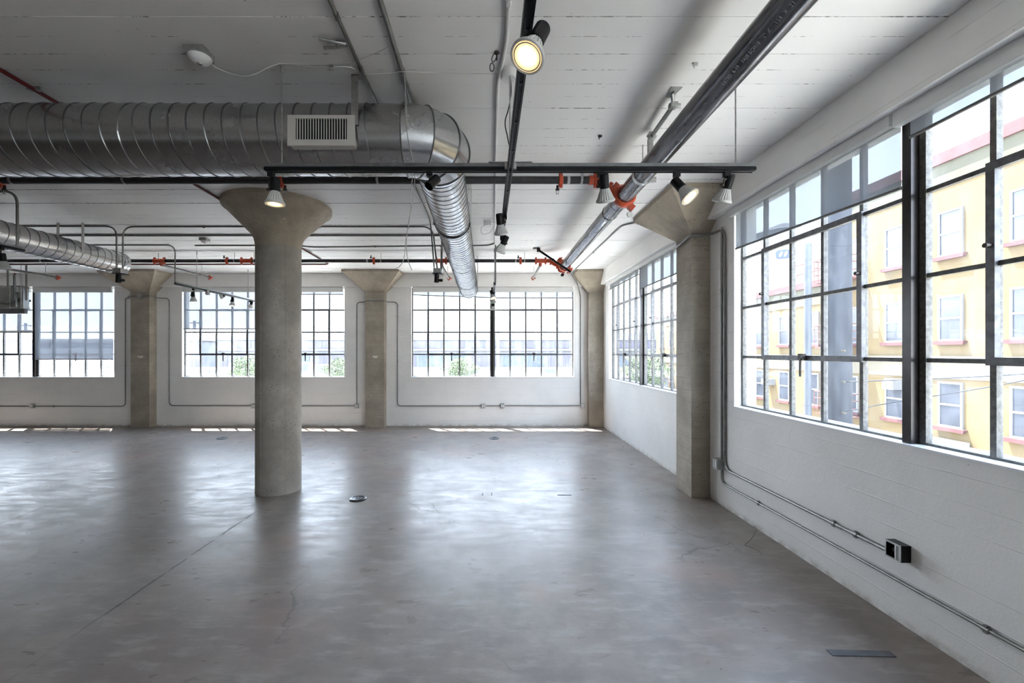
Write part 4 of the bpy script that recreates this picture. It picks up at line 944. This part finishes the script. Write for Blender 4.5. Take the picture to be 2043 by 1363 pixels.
for (px, py, lab) in ((1197, 270, 'small dark hook left of the thick main on the ceiling'), (1387, 126, 'little steel bracket on ceiling above the thick main'), (660, 128, 'tiny cable clip above the big duct')):
    q = P(px, py, F*(K)/(CY-py))
    single('ceiling_clip', MB().cbox((q.x, q.y, ZC-.008), (.03, .012, .016)).tube([(q.x-.008, q.y, ZC-.012), (q.x-.006, q.y, ZC-.034)], .004, 6), M['rust'] if px > 1100 and px < 1300 else M['steel'], lab, 'clip')
t = thing('spring_clamp', (-.86, 2.58, ZC-.03), 'steel spring clamp gripping the thin ceiling conduit near the top', 'clamp')
for i, (y0_, y1_) in enumerate(((2.535, 2.575), (2.615, 2.585))):
    part('clamp_jaw', MB().tube([(-1.0, y0_, ZC-.022), (-.91, (y0_+y1_)/2, ZC-.028), (-.855, y1_, ZC-.026)], .009, 8), M['steel'], t)
part('clamp_spring', MB().tube([(-.905, 2.555, ZC-.026), (-.905, 2.60, ZC-.026)], .011, 12), M['emt'], t)
# low-voltage cables
def cpt(px, py, drop=.01): 
    Y = F*(K-drop)/(CY-py); return P(px, py, Y)
single('white_cable', MB().tube(catmull([Vector((-1.74, 2.64, ZC-.03)), cpt(430, 134, .03), cpt(492, 152, .08), cpt(556, 128, .008), cpt(625, 133), cpt(696, 134), cpt(722, 147, .012), cpt(780, 146, .01), cpt(806, 143, .03), cpt(900, 146), cpt(1000, 148), Vector((.10, 2.85, ZC-.03))]), .0028, 6), M['cablew'], 'thin white cable strung along the ceiling from the sensor to the round box', 'cable')
single('white_cable', MB().tube(catmull([cpt(556, 126, .006), cpt(640, 129, .006), cpt(700, 124, .008), cpt(745, 108, .01), cpt(778, 92, .02)]), .0025, 6), M['cablew'], 'short cable running up from the sensor cable to the thicker conduit', 'cable')
Yh = 2.83
single('hanging_cable', MB().tube(catmull([P(806, 142, Yh), P(811, 210, Yh-.03), P(813, 270, Yh-.03), P(823, 320, Yh-.02), P(821, 380, Yh), P(818, 430, Yh), P(810, 478, Yh), P(806, 515, Yh), P(798, 531, Yh), P(789, 536, Yh)]), .0024, 6), M['cable'], 'loose grey cable hanging by the duct elbow, end curling left', 'cable')
single('hanging_cable', MB().tube(catmull([P(808, 142, Yh+.01), P(809, 230, Yh-.02), P(816, 290, Yh-.02), P(826, 335, Yh-.01), P(826, 385, Yh+.01), P(816, 440, Yh+.01), P(811, 480, Yh+.01), P(813, 515, Yh+.01), P(822, 540, Yh+.01)]), .0024, 6), M['cable'], 'loose grey cable hanging by the duct elbow, end curling right', 'cable')
# ------------------------------------------------------------------ air handler at the far left
t = thing('air_handler', (-10.7, 9.3, 2.6), 'grey metal air handling unit hanging at the left edge before the leftmost window', 'air handler')
YH = 9.3
def ph(px, py, Y=YH): return P(px, py, Y)
a = ph(-60, 570); b_ = ph(46, 617)
part('cabinet', MB().box(a.x, b_.x, YH, YH+.12, b_.z, a.z), M['galv'], t, None, False)
part('cabinet_panel', MB().box(a.x+.3, ph(33, 0).x, YH-.02, YH, b_.z+.05, a.z-.05), M['boxg'], t, None, False)
part('base_channel', MB().box(ph(9, 0).x-.9, ph(61, 0).x, YH-.12, YH-.06, ph(0, 627).z, ph(0, 617).z), M['strut'], t, None, False)
part('side_duct', MB().tube([ph(34, 588, 9.35), ph(50, 590, 9.45)], .13, 20), M['strut'], t)
part('control_box', MB().box(ph(33, 0).x, ph(38, 0).x, YH-.06, YH, ph(0, 583).z, ph(0, 573).z), M['boxg'], t, None, False)
part('pipe', MB().tube(fillet([ph(29, 548, 9.25), ph(29, 598, 9.25), ph(20, 606, 9.25), ph(3, 605, 9.25)], .08), .022, 10), M['strut'], t)
part('red_pipe', MB().tube([ph(29.5, 545, 9.25), ph(29.5, 572, 9.25)], .012, 8), M['red'], t)
for px in (20, 57): part('hanger_strap', MB().box(ph(px, 0, 9.3).x-.02, ph(px, 0, 9.3).x+.02, 9.25, 9.26, ph(0, 600).z, ZC), M['steel'], t, None, False)
for px in (30, 52): part('support_rod', MB().tube([Vector((ph(px, 0).x, 9.2, ph(0, 625).z)), Vector((ph(px, 0).x, 9.2, ZC))], .005, 6), M['steel'], t)
# ------------------------------------------------------------------ things on the floor
def floorp(px, py): Y = F*H/(py-CY); return Vector(((px-CX)*Y/F, Y, 0))
for (px, py, lab) in ((714, 996, 'round black floor box cover nearest the round column'), (986, 875, 'round floor box cover before the right back window'), (443, 875, 'round floor box cover left of the round column')):
    c = floorp(px, py); t = thing('floor_box', (c.x, c.y, 0), lab, 'floor box')
    part('cover_rim', MB().lathe([(.100, .0005), (.100, .010), (.090, .016), (.066, .016), (.062, .011)], 40, (c.x, c.y, 0)), M['brass'], t)
    lid = part('cover_lid', MB().lathe([(.062, .011), (.030, .0125), (0, .0125)], 32, (c.x, c.y, 0)), M['brassl'], t)
    mb = MB()
    for i in range(4):
        an = math.pi/4 + i*math.pi/2; mb.lathe([(.012, .013), (.012, .015), (0, .015)], 12, (c.x+.024*math.cos(an), c.y+.024*math.sin(an), 0))
    part('lid_knob', mb, M['brass'], t)
single('metal_strip', MB().prism([(1.977, 2.548, .0006), (1.976, 2.497, .0006), (2.334, 2.487, .0006), (2.336, 2.535, .0006)][::-1], [(1.977, 2.548, .004), (1.976, 2.497, .004), (2.334, 2.487, .004), (2.336, 2.535, .004)][::-1]), M['tape'], 'flat dark grey metal strip lying on the floor at lower right', 'strip', smooth=False)
single('wire_scrap', MB().tube(catmull([floorp(1504, 1052)+Vector((0,0,.02)), floorp(1509, 1063)+Vector((0,0,.03)), floorp(1500, 1078)+Vector((0,0,.02)), floorp(1486, 1088)+Vector((0,0,.003))]), .002, 6), M['rust'], 'thin curved wire scrap on the floor near the right wall', 'wire')
single('wire_scrap', MB().tube(catmull([floorp(1486, 1089)+Vector((0,0,.003)), floorp(1506, 1096)+Vector((0,0,.003)), floorp(1517, 1103)+Vector((0,0,.004)), floorp(1520, 1110)+Vector((0,0,.002))]), .0014, 6), M['rust'], 'faint bent wire scrap nearer the viewer than the curved one', 'wire')
c = floorp(1126, 988)
single('tape_scrap', MB().cbox((c.x, c.y, .001), (.17, .03, .0015), Matrix.Rotation(-.05, 3, 'Z')), M['acu'], 'short bluish tape strip on the floor before the right wall', 'tape', smooth=False)
for px in (963, 981):
    c = floorp(px, 986); single('tape_scrap', MB().cbox((c.x, c.y, .001), (.016, .10, .001)), M['tape'], 'faint short grey tape line, %s one of a pair on the open floor' % ('left' if px < 970 else 'right'), 'tape', smooth=False)
# ------------------------------------------------------------------ outside
struct('ground', MB().box(-220, 260, -80, 320, -7.6, -7.4), M['ground'])
BXF = 16.5
bld = thing('apartment_building', (20, 25, -7.4), 'yellow stucco apartment building with red sills across the street, right', 'building')
part('wall', MB().box(BXF, BXF+12, -6, 20.8, -7.4, H+6.85), M['stucco'], bld, None, False)
part('wall', MB().box(BXF, BXF+12, 20.8, 43, -7.4, H+3.3), M['stucco'], bld, 'lower wing', False)
part('parapet', MB().box(BXF-.12, BXF+12, -6, 20.9, H+6.85, H+7.25), M['redtrim'], bld, None, False)
part('parapet', MB().box(BXF-.12, BXF+12, 20.8, 43.1, H+3.3, H+3.62), M['redtrim'], bld, None, False)
part('cornice_shade', MB().box(BXF-.03, BXF, -6, 20.8, H+6.0, H+6.85), M['stuccoshade'], bld, None, False)  # strip below the parapet, cornice shadow put into its colour
part('cornice_shade', MB().box(BXF-.03, BXF, 20.8, 43, H+2.4, H+3.3), M['stuccoshade'], bld, None, False)
part('string_course', MB().box(BXF-.10, BXF, -6, 43, H-.30, H-.14).box(BXF-.05, BXF, -6, 43, H-.95, H-.30), M['cream'], bld, None, False)
def awin(yc, zc, cc):
    fr = MB(); w2, h2 = .42, .82; x1 = BXF; x0 = BXF-.06; t_ = .075
    fr.box(x0, x1, yc-w2, yc-w2+t_, zc-h2, zc+h2).box(x0, x1, yc+w2-t_, yc+w2, zc-h2, zc+h2).box(x0, x1, yc-w2+t_, yc+w2-t_, zc+h2-t_, zc+h2).box(x0, x1, yc-w2+t_, yc+w2-t_, zc-h2, zc-h2+t_).box(x0+.01, x1, yc-w2+t_, yc+w2-t_, zc-.035, zc+.035)
    f = part('window', fr, M['wtrim'], bld, None, False)
    for s in (0, 1):
        za, zb_ = (zc-h2+t_, zc-.035) if s == 0 else (zc+.035, zc+h2-t_)
        part('pane', MB().box(BXF-.03, BXF-.005, yc-w2+t_, yc+w2-t_, za, zb_), M['extglass'], f, None, False)
    part('window_sill', MB().prism([(BXF-.16, yc-w2-.10, zc-h2-.13), (BXF, yc-w2-.02, zc-h2-.13), (BXF, yc+w2+.02, zc-h2-.13), (BXF-.16, yc+w2+.10, zc-h2-.13)], [(BXF-.16, yc-w2-.12, zc-h2), (BXF, yc-w2-.12, zc-h2), (BXF, yc+w2+.12, zc-h2), (BXF-.16, yc+w2+.12, zc-h2)]), M['redtrim'], f, None, False)
for yc in (19.8, 17.64, 15.5, 13.3, 11.1, 8.9):
    for zc in (4.28, 1.22, -1.88): awin(yc, H+zc, 0)
yc = 22.1
while yc < 42:
    for zc in (1.22, -1.88): awin(yc, H+zc, 0)
    yc += 2.15
for (yc, zc, w_, lab) in ((25.35, H-1.72, .6, 'air conditioner sticking out of the yellow wall between two windows'), (17.5, H-1.32, .5, 'air conditioner in the top of a lower yellow building window')):
    t = thing('air_conditioner', (BXF-.3, yc, zc-.2), lab, 'air conditioner')
    part('case', MB().box(BXF-.45, BXF-.0, yc-w_/2, yc+w_/2, zc-.18, zc+.18), M['wtrim'], t, None, False)
    part('grille', MB().box(BXF-.46, BXF-.45, yc-w_/2+.04, yc, zc-.14, zc+.14).box(BXF-.46, BXF-.45, yc+.03, yc+w_/2-.04, zc-.14, zc+.14), M['acu'], t, None, False)
# fire escape
t = thing('fire_escape', (BXF-.6, 19.9, H-3), 'red iron fire escape on the yellow building beside the utility pole', 'fire escape')
for zf in (H+3.3, H+.25, H-2.85):
    part('platform', MB().box(BXF-1.0, BXF, 19.0, 20.7, zf-.05, zf), M['fire'], t, None, False)
    r = MB()
    for zz_ in (.35, .7, 1.0): r.tube([(BXF, 19.0, zf+zz_), (BXF-1.0, 19.0, zf+zz_), (BXF-1.0, 20.7, zf+zz_), (BXF, 20.7, zf+zz_)], .022, 5)
    for i in range(8): r.tube([(BXF-1.0, 19.0+i*1.7/7, zf), (BXF-1.0, 19.0+i*1.7/7, zf+1.0)], .018, 5)
    part('railing', r, M['fire'], t)
ld = MB()
for zf in (H+.25, H-2.85):
    for dx in (0, .35): ld.tube([(BXF-.85+dx, 19.2, zf), (BXF-.85+dx, 20.4, zf+3.1)], .025, 5)
    for i in range(12): ld.tube([(BXF-.85, 19.2+.1*i, zf+.26*i), (BXF-.5, 19.2+.1*i, zf+.26*i)], .018, 5)
part('ladder', ld, M['fire'], t)
part('roof_railing', MB().tube([(BXF-.1, 21.3, H+3.6), (BXF-.1, 21.3, H+4.6), (BXF-.1, 23.6, H+4.6), (BXF-.1, 23.6, H+3.6)], .03, 5).tube([(BXF-.1, 21.3, H+4.1), (BXF-.1, 23.6, H+4.1)], .03, 5), M['fire'], t)
# banner
t = thing('banner', (BXF-.1, 15.4, H-3.6), 'white leasing banner hung below a window of the yellow building', 'banner')
part('banner_sheet', MB().box(BXF-.20, BXF-.17, 14.75, 16.35, H-3.60, H-3.10), M['banner'], t, None, False)
text_mesh('banner_text', 'NOW LEASING', .25, M['bannert'], frame_mtx((BXF-.202, 15.5, H-3.38), (0,-1,0), (0,0,1)), t, .002)
# utility pole close to the window
t = thing('utility_pole', (4.86, 6.08, -7.4), 'thick grey weathered utility pole outside the big right window', 'utility pole')
part('pole_shaft', MB().tube([(4.86, 6.08, -7.4), (4.86, 6.08, H+4.6)], .175, 24, True, [.20, .165]), M['pole'], t)
part('riser_pipe', MB().tube([(4.55, 6.20, -7.4), (4.55, 6.20, H+1.55)], .045, 12), M['acu'], t)
for z in (H-.40, H-.82, H+.02): part('insulator', MB().tube([(4.80, 5.93, z), (4.79, 5.84, z)], .012, 8), M['cream'], t)
single('street_cable', MB().tube(catmull([(4.8, 5.85, H-.40), (4.93, 4.0, H-.20), (5.0, 2, H+.12), (5.0, -3, H+.6)]), .008, 6), M['pole'], 'upper overhead cable running from the utility pole past the yellow building', 'cable')
single('street_cable', MB().tube(catmull([(4.8, 5.85, H-.80), (4.9, 5.3, H-.62), (4.93, 4.0, H-.26), (5.0, 2, H+.4), (5.0, -3, H+1.8)]), .006, 6), M['pole'], 'lower steeper overhead cable from the utility pole', 'cable')
# rooftop tank with blue emblem far right
t = thing('water_tank', (29, 45, -7.4), 'white rooftop tank with a blue oval emblem beyond the yellow building', 'tank')
part('tank_body', MB().tube([(32.5, 48, H+6.6), (32.5, 48, H+13.0)], 3.2, 40), M['warel'], t)
part('tank_roof', MB().tube([(32.5, 48, H+13.0), (32.5, 48, H+14.2)], 3.3, 40, True, [3.3, .4]), M['ware'], t)
part('tank_stand', MB().box(29.4, 36, 44.5, 51, -7.4, H+6.6), M['ware'], t, None, False)
eo = Vector((30.68, 45.30, H+10.27)); nd = Vector((-.56, -.828, 0)); mt = frame_mtx(eo, (.828, -.56, 0), (0, 0, 1)); n = 28
ring_o = [mt @ Vector((.66*math.copysign(abs(math.cos(a))**.6, math.cos(a)), .46*math.copysign(abs(math.sin(a))**.6, math.sin(a)), 0)) for a in [2*math.pi*i/n for i in range(n)]]
part('emblem', MB().prism([p - nd*.25 for p in ring_o], ring_o), M['logo'], t, None, False)
for s_ in (-1, 1):
    rr = [mt @ Vector((s_*.22 + .14*math.cos(a) + .09*math.sin(a), .30*math.sin(a), .0)) for a in [2*math.pi*i/20 for i in range(20)]]
    part('emblem_oval', MB().prism([p - nd*.1 for p in rr], [p + nd*.03 for p in rr]), M['warel'], t, None, False)
# warehouses beyond the back windows
def at60(px, py, Y=55.0): return P(px, py, Y)
wh = thing('warehouse', (5, 55, -7.4), 'long white warehouse with lilac window strips beyond the back windows', 'building')
xa = at60(432, 0).x
part('wall', MB().box(xa, 45, 55, 75, -7.4, H+2.4), M['ware'], wh, None, False)
part('fascia_band', MB().box(xa-.2, 45, 54.8, 55, H+1.55, H+2.3), M['warel'], wh, None, False)
part('ledge', MB().box(xa, 45, 54.7, 55, H+.18, H+.42), M['warel'], wh, None, False)
part('roof', MB().prism([(xa+6, 56, H+2.4), (45, 56, H+2.4), (45, 75, H+2.4), (xa+6, 75, H+2.4)], [(xa+7, 60, H+3.4), (45, 60, H+3.4), (45, 72, H+3.4), (xa+7, 72, H+3.4)]), M['roofw'], wh, None, False)
x = xa+2.6; i = 0
while x < 26:
    ww = 1.75
    f = part('window', MB().box(x, x+ww, 54.93, 54.97, H+.52, H+1.38), M['wareg'], wh, None, False)
    x += 2.05 if (i % 4) != 3 else 2.9; i += 1
x = xa+.5; i = 0
random.seed(11)
while x < 26:
    ww = random.choice([3.2, 4.1, 2.4])
    part('ground_floor_bay', MB().box(x, x+ww, 54.90, 54.96, H-1.9, H-.30), M['wareb' if i % 3 else 'wareg'], wh, None, False)
    for q in range(int(ww/.55)): part('bay_mullion', MB().box(x+.3+q*.55, x+.36+q*.55, 54.86, 54.90, H-1.9, H-.30), M['ware'], wh, None, False)
    x += ww+.35; i += 1
w2_ = thing('warehouse', (-45, 60, -7.4), 'lower pale building seen through the left and middle windows', 'building')
part('wall', MB().box(at60(-60, 0, 60).x, at60(398, 0, 60).x, 60, 80, -7.4, H+1.6), M['ware'], w2_, None, False)
part('roof', MB().box(at60(-60, 0, 60).x-.3, at60(398, 0, 60).x+.3, 59.6, 80, H+1.6, H+1.85), M['warel'], w2_, None, False)
x = at60(72, 0, 60).x
while x < at60(395, 0, 60).x-2:
    part('window', MB().box(x, x+1.9, 59.92, 59.97, H+.45, H+1.3), M['wareg'], w2_, None, False)
    part('bay', MB().box(x-.4, x+2.4, 59.90, 59.96, H-2.2, H-.6), M['wareg'], w2_, None, False); x += 3.4
w3_ = thing('shed', (-50, 42, -7.4), 'low shed with white sloping roof at the far left window', 'building')
part('wall', MB().box(-60, at60(60, 0, 42).x, 42, 50, -7.4, H-2.2), M['wareb'], w3_, None, False)
part('roof', MB().prism([(-60, 41.6, H-2.2), (at60(66, 0, 42).x, 41.6, H-2.2), (at60(66, 0, 42).x, 50, H-2.2), (-60, 50, H-2.2)], [(-60, 41.6, H-.9), (at60(15, 0, 42).x, 41.6, H-.9), (at60(15, 0, 42).x, 50, H-.9), (-60, 50, H-.9)]), M['roofw'], w3_, None, False)
lr = thing('low_building', (-5, 36, -7.4), 'low flat white roofed building with equipment below the back windows', 'building')
part('wall', MB().box(-40, 14, 34, 46, -7.4, H-2.0), M['ware'], lr, None, False)
part('roof', MB().box(-40.2, 14.2, 33.8, 46.2, H-2.0, H-1.93), M['roofw'], lr, None, False)
part('parapet', MB().box(-40.2, 14.2, 46.0, 46.3, H-1.93, H-1.6), M['warel'], lr, None, False)
k = 0
for (px, py, ww, hh, lab) in ((910, 746, 1.0, .7, 'boxy roof unit left of the right back window centre'), (938, 748, 1.7, .5, 'wide low roof unit below the right back window'), (1090, 747, 1.9, .45, 'long roof unit right of the right window mullion'), (480, 733, 1.5, 1.0, 'tall roof unit behind the middle window, left of tree'), (427, 747, 2.0, .5, 'low roof unit in the middle window'), (610, 738, 1.3, 1.0, 'tall roof unit just right of the round column'), (640, 737, 1.6, .9, 'white roof unit with two vents right of the round column')):
    c = P(px, py, 37.0 + (k % 3)*1.5); k += 1
    t = thing('roof_unit', (c.x, c.y, H-1.93), lab, 'roof unit')
    part('case', MB().box(c.x-ww/2, c.x+ww/2, c.y-.5, c.y+.5, H-1.93, H-1.93+hh), M['warel'], t, None, False)
    part('vent', MB().box(c.x-ww*.1, c.x+ww*.4, c.y-.53, c.y-.5, H-1.93+hh*.25, H-1.93+hh*.85), M['acu'], t, None, False)
def tree(px, py, Y, rad, label):
    c = P(px, py, Y); t = thing('tree', (c.x, c.y, -7.4), label, 'tree')
    part('trunk', MB().tube([(c.x, c.y, -7.4), (c.x+.1, c.y, c.z-rad*.2)], .14, 8, True, [.2, .09]), M['trunk'], t)
    br = MB(); rnd = random.Random(px)
    for i in range(7):
        a = rnd.uniform(0, 6.28); e = Vector((math.cos(a)*rad*.7, math.sin(a)*rad*.7, rnd.uniform(-.1, .7)*rad)); br.tube([(c.x, c.y, c.z-rad*.6), c+e], .04, 5)
    part('branches', br, M['trunk'], t)
    lf = MB()
    for i in range(2600):
        d = Vector((rnd.gauss(0,1), rnd.gauss(0,1), rnd.gauss(0,1))).normalized()*rad*(rnd.random()**.35)
        d.x *= 1+.25*math.sin(d.z*5+px); d.z *= .8; o = c + d; s = rad*.065
        u_ = Vector((rnd.gauss(0,1), rnd.gauss(0,1), rnd.gauss(0,1))).normalized()*s; v_ = u_.orthogonal().normalized()*s*.55
        lf.add([o-u_, o-v_, o+u_, o+v_], [(0,1,2,3)])
    q = part('foliage', lf, M['leaf'], t, None, False, 'stuff')
tree(918, 739, 30, 1.15, 'pale green tree at the lower left of the right back window')
tree(500, 737, 30, 1.25, 'pale green tree left of the round column through the middle window')
tree(680, 738, 30, 1.05, 'pale green tree right of the round column through the middle window')
tree(1290, 738, 30, 1.6, 'green tree through the window nearest the corner')
def upole(px, top, Y, arm, label):
    c = P(px, top, Y); t = thing('utility_pole', (c.x, c.y, -7.4), label, 'utility pole')
    part('pole_shaft', MB().tube([(c.x, c.y, -7.4), (c.x, c.y, c.z)], .14, 10), M['ware'], t)
    for zz_ in arm: part('crossarm', MB().box(c.x-1.0, c.x+1.0, c.y-.06, c.y+.06, c.z-zz_-.05, c.z-zz_+.05), M['ware'], t, None, False)
upole(994, 630, 48, (.25,), 'thin distant utility pole right of the centre mullion, right back window')
upole(388, 640, 48, (.25,), 'thin distant utility pole in the middle window')
upole(51, 645, 53, (.3, .9), 'distant utility pole in the leftmost window')
